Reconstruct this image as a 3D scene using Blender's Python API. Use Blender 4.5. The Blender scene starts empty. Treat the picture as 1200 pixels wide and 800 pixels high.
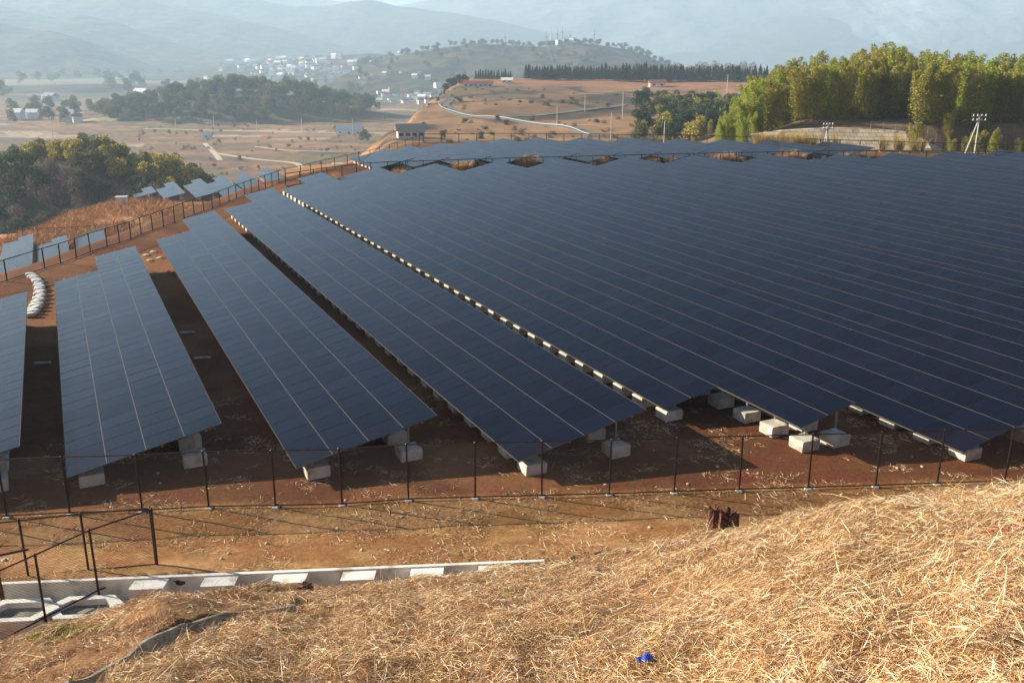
import bpy, bmesh, math, random
import numpy as np
from mathutils import Vector, Matrix

# ------------------------------------------------------------------ camera, sky, sun, exposure
sc = bpy.context.scene
COL = sc.collection
CAMZ = 13.0
PITCH = math.atan(340 / 1100)
cam_d = bpy.data.cameras.new('camera'); cam = bpy.data.objects.new('camera', cam_d); COL.objects.link(cam)
cam.location = (0, 0, CAMZ); cam.rotation_euler = (math.pi / 2 - PITCH, 0, 0)
cam_d.sensor_width = 36; cam_d.lens = 33.0; cam_d.clip_start = 0.2; cam_d.clip_end = 60000
sc.camera = cam
SUN_EL = math.radians(23); SUN_DIR = Vector((-3.7, 1.15, 0)).normalized()      # towards the sun
SUN_DIR = Vector((SUN_DIR.x * math.cos(SUN_EL), SUN_DIR.y * math.cos(SUN_EL), math.sin(SUN_EL)))
w = bpy.data.worlds.new('World'); sc.world = w; w.use_nodes = True
nt = w.node_tree; bg = nt.nodes['Background']
sky = nt.nodes.new('ShaderNodeTexSky'); sky.sky_type = 'NISHITA'; sky.sun_disc = False
sky.sun_elevation = SUN_EL; sky.sun_rotation = math.atan2(SUN_DIR.x, SUN_DIR.y)
sky.air_density = 1.0; sky.dust_density = 1.2; sky.ozone_density = 3.5
nt.links.new(sky.outputs[0], bg.inputs[0]); bg.inputs[1].default_value = 0.05
sl = bpy.data.lights.new('sun', 'SUN'); sl.energy = 5.0; sl.angle = math.radians(0.5); sl.color = (1, 0.88, 0.69)
so = bpy.data.objects.new('sun', sl); COL.objects.link(so); so.location = (0, 0, 60)
so.rotation_euler = SUN_DIR.to_track_quat('Z', 'Y').to_euler()
sc.view_settings.view_transform = 'Standard'; sc.view_settings.look = 'None'
sc.view_settings.exposure = 1.5; sc.view_settings.gamma = 1
HAZE_DENSITY = 2.3e-4
sc.cycles.max_bounces = 6; sc.cycles.transparent_max_bounces = 8; sc.cycles.volume_bounces = 2
RNG = np.random.default_rng(7); random.seed(7)

# ------------------------------------------------------------------ helpers
def tag(o, label=None, cat=None, group=None, kind=None):
    if label: o['label'] = label
    if cat: o['category'] = cat
    if group: o['group'] = group
    if kind: o['kind'] = kind
    return o
def link(name, me, mats=None, parent=None, loc=None):
    o = bpy.data.objects.new(name, me); COL.objects.link(o)
    if mats is not None and me is not None and len(me.materials) == 0:
        for m in (mats if isinstance(mats, (list, tuple)) else [mats]): me.materials.append(m)
    if parent: o.parent = parent
    if loc is not None: o.location = loc
    return o
def empty(name, loc=(0, 0, 0), rz=0.0):
    o = bpy.data.objects.new(name, None); COL.objects.link(o); o.location = loc; o.rotation_euler = (0, 0, rz)
    o.empty_display_size = .3
    return o
def npmesh(name, V, F, smooth=False, mat_idx=None, col=None):
    """V (n,3), F (m,k) same-size faces"""
    V = np.asarray(V, np.float32); F = np.asarray(F, np.int32); k = F.shape[1]
    me = bpy.data.meshes.new(name)
    me.vertices.add(len(V)); me.vertices.foreach_set('co', V.ravel())
    me.loops.add(F.size); me.loops.foreach_set('vertex_index', F.ravel())
    me.polygons.add(len(F)); me.polygons.foreach_set('loop_start', np.arange(0, F.size, k, dtype=np.int32))
    me.polygons.foreach_set('loop_total', np.full(len(F), k, np.int32))
    if mat_idx is not None: me.polygons.foreach_set('material_index', np.asarray(mat_idx, np.int32))
    me.polygons.foreach_set('use_smooth', np.full(len(F), bool(smooth)))
    me.update(calc_edges=True); me.validate()
    if col is not None:
        a = me.color_attributes.new('Col', 'FLOAT_COLOR', 'POINT')
        c = np.ones((len(V), 4), np.float32); c[:, :3] = col; a.data.foreach_set('color', c.ravel())
    return me
BOXF = np.array([[0, 3, 2, 1], [4, 5, 6, 7], [0, 1, 5, 4], [1, 2, 6, 5], [2, 3, 7, 6], [3, 0, 4, 7]])
class MB:
    """collects simple solids into one mesh"""
    def __init__(s): s.V = []; s.F = []; s.M = []; s.n = 0
    def add(s, V, F, m=0):
        V = np.asarray(V, float); s.V.append(V); s.F.append(np.asarray(F) + s.n); s.M += [m] * len(F); s.n += len(V)
    def box(s, x0, x1, y0, y1, z0, z1, m=0):
        s.add([(x0, y0, z0), (x1, y0, z0), (x1, y1, z0), (x0, y1, z0), (x0, y0, z1), (x1, y0, z1), (x1, y1, z1), (x0, y1, z1)], BOXF, m)
    def bar(s, a, b, r, n=6, r2=None, m=0):
        a = np.array(a, float); b = np.array(b, float); d = b - a; L = np.linalg.norm(d); d /= max(L, 1e-9)
        u = np.cross(d, [0, 0, 1.0]) if abs(d[2]) < .95 else np.cross(d, [1.0, 0, 0]); u /= np.linalg.norm(u); v = np.cross(d, u)
        r2 = r if r2 is None else r2
        t = np.arange(n) * 2 * math.pi / n + math.pi / n
        ring = np.outer(np.cos(t), u) + np.outer(np.sin(t), v)
        V = np.vstack([a + ring * r, b + ring * r2, [a], [b]])
        F = [[i, (i + 1) % n, n + (i + 1) % n, n + i] for i in range(n)]
        F += [[2 * n, (i + 1) % n, i, i] for i in range(n)] + [[2 * n + 1, n + i, n + (i + 1) % n, n + (i + 1) % n] for i in range(n)]
        V = np.vstack([V]); s.add(V, F, m)
    def mesh(s, name, smooth=False):
        me = bpy.data.meshes.new(name)
        V = np.vstack(s.V); faces = []
        for F in s.F:
            for f in F.tolist():
                faces.append(f[:3] if len(f) == 4 and f[2] == f[3] else f)
        me.from_pydata(V.tolist(), [], faces)
        me.polygons.foreach_set('material_index', s.M)
        if smooth: me.polygons.foreach_set('use_smooth', [True] * len(faces))
        me.update(); return me
def box_mesh_bevel(name, sx, sy, sz, bev=.03, jit=0.0):
    bm = bmesh.new(); bmesh.ops.create_cube(bm, size=1)
    for v in bm.verts: v.co = Vector((v.co.x * sx, v.co.y * sy, (v.co.z + .5) * sz))
    bmesh.ops.bevel(bm, geom=bm.edges[:], offset=bev, segments=2, affect='EDGES')
    for v in bm.verts:
        v.co += Vector((random.uniform(-jit, jit), random.uniform(-jit, jit), random.uniform(-jit, jit)))
    me = bpy.data.meshes.new(name); bm.to_mesh(me); bm.free(); return me

# value noise
def _hash(ix, iy, seed):
    h = (ix.astype(np.int64) * 374761393 + iy.astype(np.int64) * 668265263 + seed * 1274126177) & 0x7fffffff
    h = ((h ^ (h >> 13)) * 1274126177) & 0x7fffffff
    return ((h ^ (h >> 16)) & 0xffff) / 65535.0
def vnoise(x, y, seed=0):
    x = np.asarray(x, float); y = np.asarray(y, float)
    ix = np.floor(x); iy = np.floor(y); fx = x - ix; fy = y - iy
    fx = fx * fx * (3 - 2 * fx); fy = fy * fy * (3 - 2 * fy)
    a = _hash(ix, iy, seed); b = _hash(ix + 1, iy, seed); c = _hash(ix, iy + 1, seed); d = _hash(ix + 1, iy + 1, seed)
    return (a * (1 - fx) + b * fx) * (1 - fy) + (c * (1 - fx) + d * fx) * fy
def fbm(x, y, oct=4, seed=0):
    s = 0; a = 1; t = 0
    for i in range(oct):
        s = s + a * vnoise(np.asarray(x) * 2 ** i, np.asarray(y) * 2 ** i, seed + i * 17); t += a; a *= .5
    return s / t
def sst(a, b, x):
    t = np.clip((np.asarray(x, float) - a) / (b - a), 0, 1); return t * t * (3 - 2 * t)

# ------------------------------------------------------------------ lie of the land
RV = np.array([-0.43295594, 0.90141508]); CV = np.array([0.90141508, 0.43295594])      # along the rows, across the rows
RZ = math.atan2(CV[1], CV[0])
def wst(s, t): return s * CV + t * RV
KQ = [-1.2, -.632, -.522, -.434, -.259, .021, .234, .402, .599, .95]
KK = [.74, .69, .655, .625, .620, .597, .551, .511, .484, .46]
YC = [17.5, 17.5, 18, 18.5, 19, 19, 17, 14.5, 13.0, 12.0]
def bank(x, y):
    yy = np.maximum(y, .01); q = np.clip(x / np.maximum(yy, 5), -1.2, .95)
    k = np.interp(q, KQ, KK); yc = np.interp(q, KQ, YC)
    c = np.where(yy < yc, np.interp(q, [-.3, 0, .2, .5], [.009, .011, .015, .024]), np.interp(q, [0, .4], [.16, .055]))
    z = 13 - k * yy - c * (yy - yc) ** 2
    z = z + np.where(y < 0, -y * .25, 0)
    lump = (fbm(x * .55, y * .55, 3, 5) - .5) * .75 + (fbm(x * 2.1, y * 2.1, 2, 9) - .5) * .22
    fade = sst(1.5, 5, y)
    return z + lump * fade * .8 - .12 * fade
PL_Y = [-40, 20, 40, 52, 60, 75, 98, 115, 130, 142, 150]
PL_X = [-60, -42, -38, -32.0, -30.2, -28.2, -25.6, -19.6, -16.0, -14.0, -13]
def land(x, y):
    """everything but the near bank"""
    x = np.asarray(x, float); y = np.asarray(y, float)
    r = np.hypot(x, y); Yp = np.maximum(y, 1.0); u = 600 + 1151 * x / Yp
    u = np.where(y < 1, np.where(x < 0, -3000, 4000), u)
    # signed distance outside the plateau (positive = outside)
    xl = np.interp(y, PL_Y, PL_X)
    dl = (xl - x) * .95
    yfar = np.interp(x, [-15, 30, 50, 80, 160], [142, 138, 131, 125, 110])
    df = y - yfar
    # valley / terrace (left)
    tz = -19 + (fbm(x * .03, y * .03, 3, 3) - .5) * .6 + 1.6 * np.exp(-((x + 75) / 20) ** 2 - ((y - 183) / 14) ** 2)
    rt = np.interp(u, [-900, 0, 30, 100, 150, 290, 345, 430], [150, 166, 172, 200, 212, 249, 275, 290])
    floor_z = -45 + (fbm(x * .004, y * .004, 3, 11) - .5) * 5 * sst(500, 1500, r)
    left = tz + (floor_z - tz) * sst(0, 60, y - rt)
    # knoll with trees, left
    kx, ky = -120.0, 262.0
    dk = np.hypot((x - kx) / 44, (y - ky) / 34)
    left = np.maximum(left, -43 + 27.5 * np.exp(-dk ** 2 * .85))
    # ravine side bank far left
    # wooded hill
    dw = np.hypot((x + 238) / 112, (y - 860) / 75)
    left = np.maximum(left, -46 + 25 * np.exp(-dw ** 2.0 * 1.25))
    # brown hill
    hr = np.interp(r, [120, 200, 260, 350, 450, 600, 660, 800, 1000], [-3, -7.5, -8.6, -10, -7.5, -4.0, -4.5, -25, -44])
    hr = hr + (fbm(x * .012, y * .012, 4, 21) - .5) * 9 * sst(170, 300, r) * (1 - sst(560, 640, r)) * .8
    ue = np.interp(r, [100, 250, 400, 550, 700], [405, 425, 470, 505, 520]) + (fbm(x * .02, y * .02, 3, 4) - .5) * 30
    m = sst(-34, 34, u - ue)
    out = left + (hr - left) * m
    # ground under the bamboo grove
    g = sst(800, 960, u) * sst(140.5, 144, y) * (1 - sst(240, 330, r))
    out = out + (3.2 - out) * g * .95
    z = np.where(dl > 0, out, 0.0)
    wl = sst(0, 15, dl) * np.where(y > -60, 1, 0)
    wf = sst(0, 22, df)
    wgt = np.maximum(wl, wf)
    z = out * wgt
    z = np.where((y < -10), np.where(x < xl, z, 0), z)
    z = z + (fbm(x * .35, y * .35, 3, 2) - .5) * .12
    return z
DITCH = None
def seg_dist(x, y, P):
    d = np.full(np.shape(x), 1e9)
    for (x0, y0), (x1, y1) in zip(P[:-1], P[1:]):
        vx, vy = x1 - x0, y1 - y0; L = vx * vx + vy * vy
        t = np.clip(((x - x0) * vx + (y - y0) * vy) / L, 0, 1)
        d = np.minimum(d, np.hypot(x - x0 - t * vx, y - y0 - t * vy))
    return d
WALL_Y = lambda x: 21.2 + .09 * (np.asarray(x, float) + 4) * .9
def H(x, y):
    x = np.asarray(x, float); y = np.asarray(y, float)
    l = land(x, y); b = bank(x, y)
    # the path is a shelf held by the concrete path wall, its foot is lower
    wy = WALL_Y(x)
    shelf = .28 * (1 - sst(0.2, 2.6, y - wy))
    low = -.75
    lf = np.where(y < wy + .12, low, l + np.where(y < 40, shelf, 0))
    lf = np.where(x > 1.0, np.where(y < wy, -.3 + .5 * sst(1., 3., x) , lf), lf)
    z = np.where(y < 32, np.maximum(b, lf), l)
    z = np.where((y > wy + .1) & (x < 6), np.where(y < 32, lf, l), z)
    if DITCH is not None:
        d = seg_dist(x, y, DITCH)
        z = z - .50 * (1 - sst(.20, .30, d)) * (y < 24)
    return z
def ray(u, v):
    a = (u - 600) / 1100; b = -(v - 400) / 1100
    return np.array([a, math.cos(PITCH) + b * math.sin(PITCH), -math.sin(PITCH) + b * math.cos(PITCH)])
def hit(u, v, r0=3, r1=3000, n=4000):
    d = ray(u, v); Y = np.geomspace(r0, r1, n); k = Y / d[1]
    P = np.array([0, 0, CAMZ])[:, None] + d[:, None] * k
    below = P[2] < H(P[0], P[1])
    i = int(np.argmax(below))
    return P[:, i]
def atz(u, v, z=0.0):
    d = ray(u, v); return np.array([0, 0, CAMZ]) + d * ((z - CAMZ) / d[2])
def uY(u, Y): return (u - 600) / 1151 * Y
_d = [hit(u, v) for u, v in [(60, 840), (105, 800), (170, 764), (232, 733), (275, 722), (352, 715)]]
DITCH = [(p[0], p[1]) for p in _d]

# ------------------------------------------------------------------ materials
def mat(name, base, rough=.85, spec=.3, metal=0.0):
    m = bpy.data.materials.new(name); m.use_nodes = True; b = m.node_tree.nodes['Principled BSDF']
    b.inputs['Base Color'].default_value = (*base, 1); b.inputs['Roughness'].default_value = rough
    b.inputs['Specular IOR Level'].default_value = spec; b.inputs['Metallic'].default_value = metal
    return m
def N(m, t): return m.node_tree.nodes.new(t)
def L(m, a, b): m.node_tree.links.new(a, b)
def coords(m, scale=(1, 1, 1), obj=False):
    if obj:
        tc = N(m, 'ShaderNodeTexCoord'); out = tc.outputs['Object']
    else:
        g = N(m, 'ShaderNodeNewGeometry'); out = g.outputs['Position']
    mp = N(m, 'ShaderNodeMapping'); mp.inputs['Scale'].default_value = scale
    L(m, out, mp.inputs[0]); return mp.outputs[0]
def noisy(m, stops, scale=3.0, detail=5, bump=0.0, bscale=None, obj=False, sc3=(1, 1, 1), bdist=.02, dist=0.0):
    """colour ramp on noise into base colour (+ bump)"""
    b = m.node_tree.nodes['Principled BSDF']; c = coords(m, sc3, obj)
    n = N(m, 'ShaderNodeTexNoise'); n.inputs['Scale'].default_value = scale; n.inputs['Detail'].default_value = detail
    n.inputs['Distortion'].default_value = dist
    L(m, c, n.inputs['Vector']); r = N(m, 'ShaderNodeValToRGB'); L(m, n.outputs['Fac'], r.inputs[0])
    e = r.color_ramp.elements
    while len(e) < len(stops): e.new(.5)
    for i, (p, col) in enumerate(stops): e[i].position = p; e[i].color = (*col, 1)
    L(m, r.outputs[0], b.inputs['Base Color'])
    if bump:
        n2 = N(m, 'ShaderNodeTexNoise'); n2.inputs['Scale'].default_value = bscale or scale * 4; n2.inputs['Detail'].default_value = 6
        L(m, c, n2.inputs['Vector']); bp = N(m, 'ShaderNodeBump'); bp.inputs['Strength'].default_value = bump; bp.inputs['Distance'].default_value = bdist
        L(m, n2.outputs['Fac'], bp.inputs['Height']); L(m, bp.outputs[0], b.inputs['Normal'])
    return r
M = {}
M['concrete'] = mat('concrete', (.6, .57, .52)); noisy(M['concrete'], [(.3, (.27, .23, .19)), (.5, (.50, .46, .40)), (.7, (.60, .57, .51))], 2.2, 10, .5, 30)
M['wall_concrete'] = mat('pale_concrete', (.6, .57, .52)); noisy(M['wall_concrete'], [(.3, (.38, .35, .30)), (.45, (.66, .63, .57)), (.8, (.78, .75, .70))], 2.2, 8, .3, 25)
M['ditch'] = mat('ditch_concrete', (.3, .28, .24)); noisy(M['ditch'], [(.3, (.12, .10, .08)), (.7, (.30, .27, .22))], 4, 6, .4, 30)
M['fence'] = mat('brown_fence_paint', (.022, .009, .007), .45, .4)
M['wire'] = mat('brown_coated_wire', (.03, .013, .009), .6, .2)
M['alu'] = mat('aluminium_frame', (.08, .07, .058), .6, .2, .0)
M['steel'] = mat('galvanised_steel', (.32, .32, .31), .5, .5, .7)
M['back'] = mat('panel_back', (.10, .10, .10), .7)
# photovoltaic glass: thin-film modules, near black, slight variation from module to module
pv = mat('solar_glass', (.012, .016, .03), .13, .12); M['pv'] = pv
b = pv.node_tree.nodes['Principled BSDF']
a = N(pv, 'ShaderNodeAttribute'); a.attribute_name = 'Col'
L(pv, a.outputs['Color'], b.inputs['Base Color']); b.inputs['IOR'].default_value = 1.46
c_ = coords(pv, (1, 1, 1)); n_ = N(pv, 'ShaderNodeTexNoise'); n_.inputs['Scale'].default_value = .35; n_.inputs['Detail'].default_value = 4
L(pv, c_, n_.inputs['Vector']); mr = N(pv, 'ShaderNodeMapRange'); mr.inputs['To Min'].default_value = .08; mr.inputs['To Max'].default_value = .26
L(pv, n_.outputs['Fac'], mr.inputs[0]); L(pv, mr.outputs[0], b.inputs['Roughness'])
# ground: zone colour from the terrain, broken up with noise
gr = mat('earth', (.2, .12, .06), .95, .15); M['ground'] = gr
b = gr.node_tree.nodes['Principled BSDF']
a = N(gr, 'ShaderNodeAttribute'); a.attribute_name = 'Col'
def nz(m, scale, detail=6, rough=.6):
    n = N(m, 'ShaderNodeTexNoise'); n.inputs['Scale'].default_value = scale; n.inputs['Detail'].default_value = detail; n.inputs['Roughness'].default_value = rough
    L(m, coords(m), n.inputs['Vector']); return n.outputs['Fac']
def rmp(m, fac, lo, hi, p0=.3, p1=.7):
    r = N(m, 'ShaderNodeMapRange'); r.inputs['From Min'].default_value = p0; r.inputs['From Max'].default_value = p1
    r.inputs['To Min'].default_value = lo; r.inputs['To Max'].default_value = hi; L(m, fac, r.inputs[0]); return r.outputs[0]
def mul(m, a_, b_):
    x = N(m, 'ShaderNodeMath'); x.operation = 'MULTIPLY'; L(m, a_, x.inputs[0]); L(m, b_, x.inputs[1]); return x.outputs[0]
f = mul(gr, rmp(gr, nz(gr, 5.0, 10, .8), .45, 1.6), rmp(gr, nz(gr, .12, 5), .75, 1.28))
vm = N(gr, 'ShaderNodeVectorMath'); vm.operation = 'SCALE'; L(gr, a.outputs['Color'], vm.inputs[0]); L(gr, f, vm.inputs['Scale'])
hs = N(gr, 'ShaderNodeHueSaturation'); L(gr, vm.outputs[0], hs.inputs['Color']); L(gr, rmp(gr, nz(gr, .9, 4), .485, .515), hs.inputs['Hue'])
L(gr, hs.outputs[0], b.inputs['Base Color'])
bp = N(gr, 'ShaderNodeBump'); bp.inputs['Strength'].default_value = .6; bp.inputs['Distance'].default_value = .05
L(gr, nz(gr, 9.0, 8, .7), bp.inputs['Height']); L(gr, bp.outputs[0], b.inputs['Normal'])
def colmat(name, rough=.8, spec=.2, scale=40.0, transl=0.0):
    m = mat(name, (.5, .4, .2), rough, spec); b = m.node_tree.nodes['Principled BSDF']
    a = N(m, 'ShaderNodeAttribute'); a.attribute_name = 'Col'; L(m, a.outputs['Color'], b.inputs['Base Color'])
    if transl:
        t = N(m, 'ShaderNodeBsdfTranslucent'); L(m, a.outputs['Color'], t.inputs['Color'])
        mx = N(m, 'ShaderNodeMixShader'); mx.inputs[0].default_value = transl
        L(m, b.outputs[0], mx.inputs[1]); L(m, t.outputs[0], mx.inputs[2])
        L(m, mx.outputs[0], m.node_tree.nodes['Material Output'].inputs['Surface'])
    return m
M['straw'] = colmat('dry_straw', .75, .2)
M['leaf'] = colmat('foliage', .7, .2, transl=.25)
M['bark'] = mat('bark', (.12, .09, .06)); noisy(M['bark'], [(.3, (.07, .05, .035)), (.7, (.17, .13, .09))], 5, 5, .4, 30)
M['forest'] = mat('forested_slope', (.05, .055, .03), .95, .1)
noisy(M['forest'], [(.38, (.010, .020, .010)), (.46, (.028, .032, .015)), (.53, (.085, .058, .032)), (.60, (.030, .040, .018))], .014, 12, 1.0, .02, bdist=14)
M['snow_range'] = mat('distant_range', (.16, .16, .15), .95, .1)
noisy(M['snow_range'], [(.3, (.09, .10, .09)), (.58, (.15, .15, .14)), (.68, (.28, .28, .27)), (.78, (.5, .5, .5))], .0016, 10, 1.0, .01, bdist=25)
M['road'] = mat('asphalt', (.11, .11, .105), .9); noisy(M['road'], [(.3, (.09, .09, .085)), (.7, (.15, .145, .135))], 1, 5)
M['rail_white'] = mat('white_guardrail', (.5, .5, .48), .5)
M['white'] = mat('white_render', (.72, .71, .68)); noisy(M['white'], [(.3, (.62, .6, .56)), (.7, (.8, .79, .76))], .5, 4)
M['roof_grey'] = mat('grey_tile', (.13, .13, .14), .6); M['roof_red'] = mat('red_brown_roof', (.22, .07, .05), .7)
M['roof_blue'] = mat('blue_grey_roof', (.14, .2, .28), .5)
M['window'] = mat('window_glass', (.03, .04, .05), .15, .6)
M['pole'] = mat('pole_concrete', (.5, .49, .46), .8)
M['insul'] = mat('white_porcelain', (.8, .8, .78), .3)
M['bag'] = mat('sandbag_fabric', (.62, .60, .56), .9); noisy(M['bag'], [(.3, (.42, .40, .36)), (.65, (.74, .72, .68))], 5, 5, .5, 25)
M['stump'] = mat('rotting_stump', (.09, .035, .02), .9); noisy(M['stump'], [(.3, (.035, .014, .01)), (.55, (.12, .045, .025)), (.75, (.24, .11, .06))], 7, 6, .8, 25)
M['rock'] = mat('rock', (.5, .42, .3), .9); noisy(M['rock'], [(.3, (.32, .24, .15)), (.7, (.62, .52, .38))], 6, 5, .4, 30)
M['blue'] = mat('blue_plastic', (.02, .07, .42), .4)
M['redleaf'] = mat('red_dry_leaf', (.42, .05, .03), .7)

# ------------------------------------------------------------------ ground sheet (polar, fine near, to the horizon)
az = np.concatenate([np.linspace(-180, -52, 65)[:-1], np.linspace(-52, -34, 50)[:-1], np.linspace(-34, 34, 440)[:-1], np.linspace(34, 52, 50)[:-1], np.linspace(52, 180, 65)])
rr = [0.3]
while rr[-1] < 15000:
    r_ = rr[-1]; rr.append(r_ * (1.03 if r_ < 5 else 1.0075 if r_ < 30 else 1.011 if r_ < 1100 else 1.03))
rr = np.array(rr); A, R = np.meshgrid(np.radians(az), rr)
X = R * np.sin(A); Y = R * np.cos(A); Z = H(X, Y)
# colours by zone
def lerp(c0, c1, m): return c0 * (1 - m[..., None]) + np.array(c1) * m[..., None]
def ground_colour(X, Y, Z):
    R = np.hypot(X, Y); U = 600 + 1151 * X / np.maximum(Y, 1)
    C = np.ones(X.shape + (3,)) * np.array((.10, .034, .012))                         # reddish earth of the array field
    n1 = fbm(X * .25, Y * .25, 4, 31); n2 = fbm(X * .04, Y * .04, 4, 33)
    C = lerp(C, (.15, .062, .024), sst(.5, .62, n1))
    # path
    fy = 25.84 + (X + 1) * .0745
    pth = (1 - sst(-.3, .5, Y - fy)) * (R < 60)
    C = lerp(C, (.20, .092, .032), pth); C = lerp(C, (.27, .145, .06), pth * sst(.45, .6, fbm(X * .5, Y * .9, 4, 35)))
    wy = WALL_Y(X)
    bk = ((bank(X, Y) + .02 >= Z) & (Y < 27)).astype(float)
    C = lerp(C, (.18, .095, .042), bk)
    xl = np.interp(Y, PL_Y, PL_X)
    out = sst(0, 3, xl - X)
    C = lerp(C, (.27, .135, .05), out * (R > 45))
    # terrace: orange dry grass
    rt = np.interp(U, [-900, 0, 30, 100, 150, 290, 345, 430], [150, 166, 172, 200, 212, 249, 275, 290])
    C = lerp(C, (.36, .17, .065), out * sst(130, 170, R) * .8)
    beyond = out * sst(15, 50, Y - rt)
    # fields in the valley: long terraces
    rowa = np.floor((Y + .12 * X) / 17 + fbm(X * .008, Y * .008, 2, 40) * 3.4); colb = np.floor(X / 38 + _hash(rowa, rowa * 0, 3) * 5)
    hf = _hash(rowa, colb, 55)
    F = np.ones(X.shape + (3,)) * np.array((.19, .11, .062))
    F = lerp(F, (.27, .15, .075), (hf > .35).astype(float)); F = lerp(F, (.115, .085, .055), (hf > .62).astype(float))
    F = lerp(F, (.14, .11, .05), (hf > .78).astype(float)); F = lerp(F, (.36, .27, .18), (hf > .9).astype(float))
    fr = ((Y + .12 * X) / 17 + fbm(X * .008, Y * .008, 2, 40) * 3.4) % 1
    F = lerp(F, (.075, .06, .04), ((fr < .1)).astype(float) * .7)
    F = F * (.62 + .35 * fbm(X * .05, Y * .09, 3, 83))[..., None]
    C = C * (1 - beyond[..., None]) + F * beyond[..., None]
    # far valley: patchwork going green-brown, woods
    far = sst(900, 1500, R)
    n3 = fbm(X * .0022, Y * .0022, 5, 61)
    G = lerp(np.ones(X.shape + (3,)) * np.array((.12, .095, .06)), (.045, .055, .025), sst(.48, .56, n3)); G = lerp(G, (.20, .16, .10), sst(.62, .68, n3) * .6)
    C = C * (1 - far[..., None]) + G * far[..., None]
    # brown hill
    ue = np.interp(R, [100, 250, 400, 550, 700], [405, 425, 470, 505, 520]) + (fbm(X * .02, Y * .02, 3, 4) - .5) * 30
    mh = sst(-14, 14, U - ue) * sst(128, 150, R) * (1 - sst(680, 800, R)) * (Y > 60)
    n4 = fbm(X * .016, Y * .010, 5, 71); n5 = fbm(X * .05, Y * .03, 4, 73)
    B = np.ones(X.shape + (3,)) * np.array((.17, .098, .052))
    B = lerp(B, (.07, .05, .035), sst(.47, .55, n5)); B = lerp(B, (.27, .155, .078), sst(.54, .60, n4)); B = lerp(B, (.05, .04, .028), 1 - sst(.01, .035, np.abs(fbm(X * .011, Y * .011, 4, 81) - .5))); B = lerp(B, (.11, .105, .045), sst(.44, .36, n4) * .8 if False else (1 - sst(.36, .44, n4)) * .8)
    B = lerp(B, (.30, .145, .075), sst(470, 560, R) * sst(.40, .52, fbm(X * .006, Y * .03, 3, 77)))
    B = B * (.55 + .5 * fbm(X * .09, Y * .06, 4, 85))[..., None]
    C = C * (1 - mh[..., None]) + B * mh[..., None]
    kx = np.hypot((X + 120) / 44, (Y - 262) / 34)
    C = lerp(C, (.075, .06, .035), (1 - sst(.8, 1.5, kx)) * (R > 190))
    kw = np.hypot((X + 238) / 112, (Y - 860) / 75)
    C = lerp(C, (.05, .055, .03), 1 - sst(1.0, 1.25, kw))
    gv = sst(800, 900, U) * sst(140, 150, R) * (1 - sst(240, 330, R)) * (Y > 0)
    C = lerp(C, (.17, .11, .06), gv)
    return C
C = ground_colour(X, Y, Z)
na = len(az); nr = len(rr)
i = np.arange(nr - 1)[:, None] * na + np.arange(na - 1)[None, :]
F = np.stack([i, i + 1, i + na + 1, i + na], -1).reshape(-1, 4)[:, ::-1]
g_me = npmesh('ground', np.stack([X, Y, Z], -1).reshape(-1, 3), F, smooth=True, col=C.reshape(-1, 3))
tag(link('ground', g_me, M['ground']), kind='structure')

# ------------------------------------------------------------------ mountains: each range a real ridge at its own distance
def ridge(name, dist, prof, width, base, mt, rough=1.0, seed=0, u0=None, u1=None, step=6, nr=44):
    """prof: (u, v) skyline seen at distance dist; a ridge with spurs, `width` deep on each side"""
    us = np.arange(prof[0][0], prof[-1][0] + 1, step); vs = np.maximum(np.interp(us, [p[0] for p in prof], [p[1] for p in prof]), -14)
    top = CAMZ + (60 - vs) / 1151 * dist
    tt = np.linspace(-1, 1, nr)
    U_, T = np.meshgrid(us, tt); Tp = np.interp(U_, us, top)
    Yd = dist + T * width; Xd = (U_ - 600) / 1151 * dist + 0 * Yd
    sp = width * .55
    n = fbm(Xd / sp, Yd / sp * .7, 5, seed); rid = 1 - abs(2 * n - 1)
    shape = (1 - np.abs(T) ** 1.25)
    hgt = (Tp - base)
    Zd = base + hgt * np.clip(shape, 0, 1) * (1 - rough * .38 * (1 - rid) * (np.abs(T) ** .5)) + hgt * (fbm(Xd / sp * 3, Yd / sp * 3, 3, seed + 3) - .5) * .10 * rough
    endf = sst(0, .06, (U_ - us[0]) / (us[-1] - us[0])) * sst(0, .06, (us[-1] - U_) / (us[-1] - us[0])) if name == 'hill' else 1
    Zd = base - 12 + (Zd - base + 12) * endf
    Zd[0] = base - 15; Zd[-1] = base - 15
    na_ = len(us); i_ = np.arange(nr - 1)[:, None] * na_ + np.arange(na_ - 1)[None, :]
    F_ = np.stack([i_, i_ + 1, i_ + na_ + 1, i_ + na_], -1).reshape(-1, 4)
    me = npmesh(name, np.stack([Xd, Yd, Zd], -1).reshape(-1, 3), F_, smooth=True)
    return tag(link(name, me, mt), kind='structure')
ridge('hill', 1750, [(395, 92), (430, 72), (470, 63), (520, 55), (560, 51), (600, 53), (640, 55), (680, 50), (705, 53), (735, 58), (760, 66), (790, 80), (820, 95)], 430, -44, M['forest'], .7, 3, step=3)
ridge('hill', 2300, [(150, 100), (200, 84), (260, 76), (330, 70), (380, 66), (430, 62), (480, 66), (560, 74), (640, 84)], 380, -44, M['forest'], .8, 8, step=3)
ridge('hill', 1500, [(-260, 100), (-200, 96), (-60, 99), (20, 100), (80, 98), (130, 97), (190, 104), (260, 112)], 200, -45, M['forest'], .9, 12, step=3)
ridge('mountain', 2500, [(-900, -10), (-400, 0), (-100, 14), (0, 27), (30, 34), (60, 36), (75, 40), (100, 48), (130, 62), (160, 74), (200, 88)], 500, -45, M['forest'], 1, 15)
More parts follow.
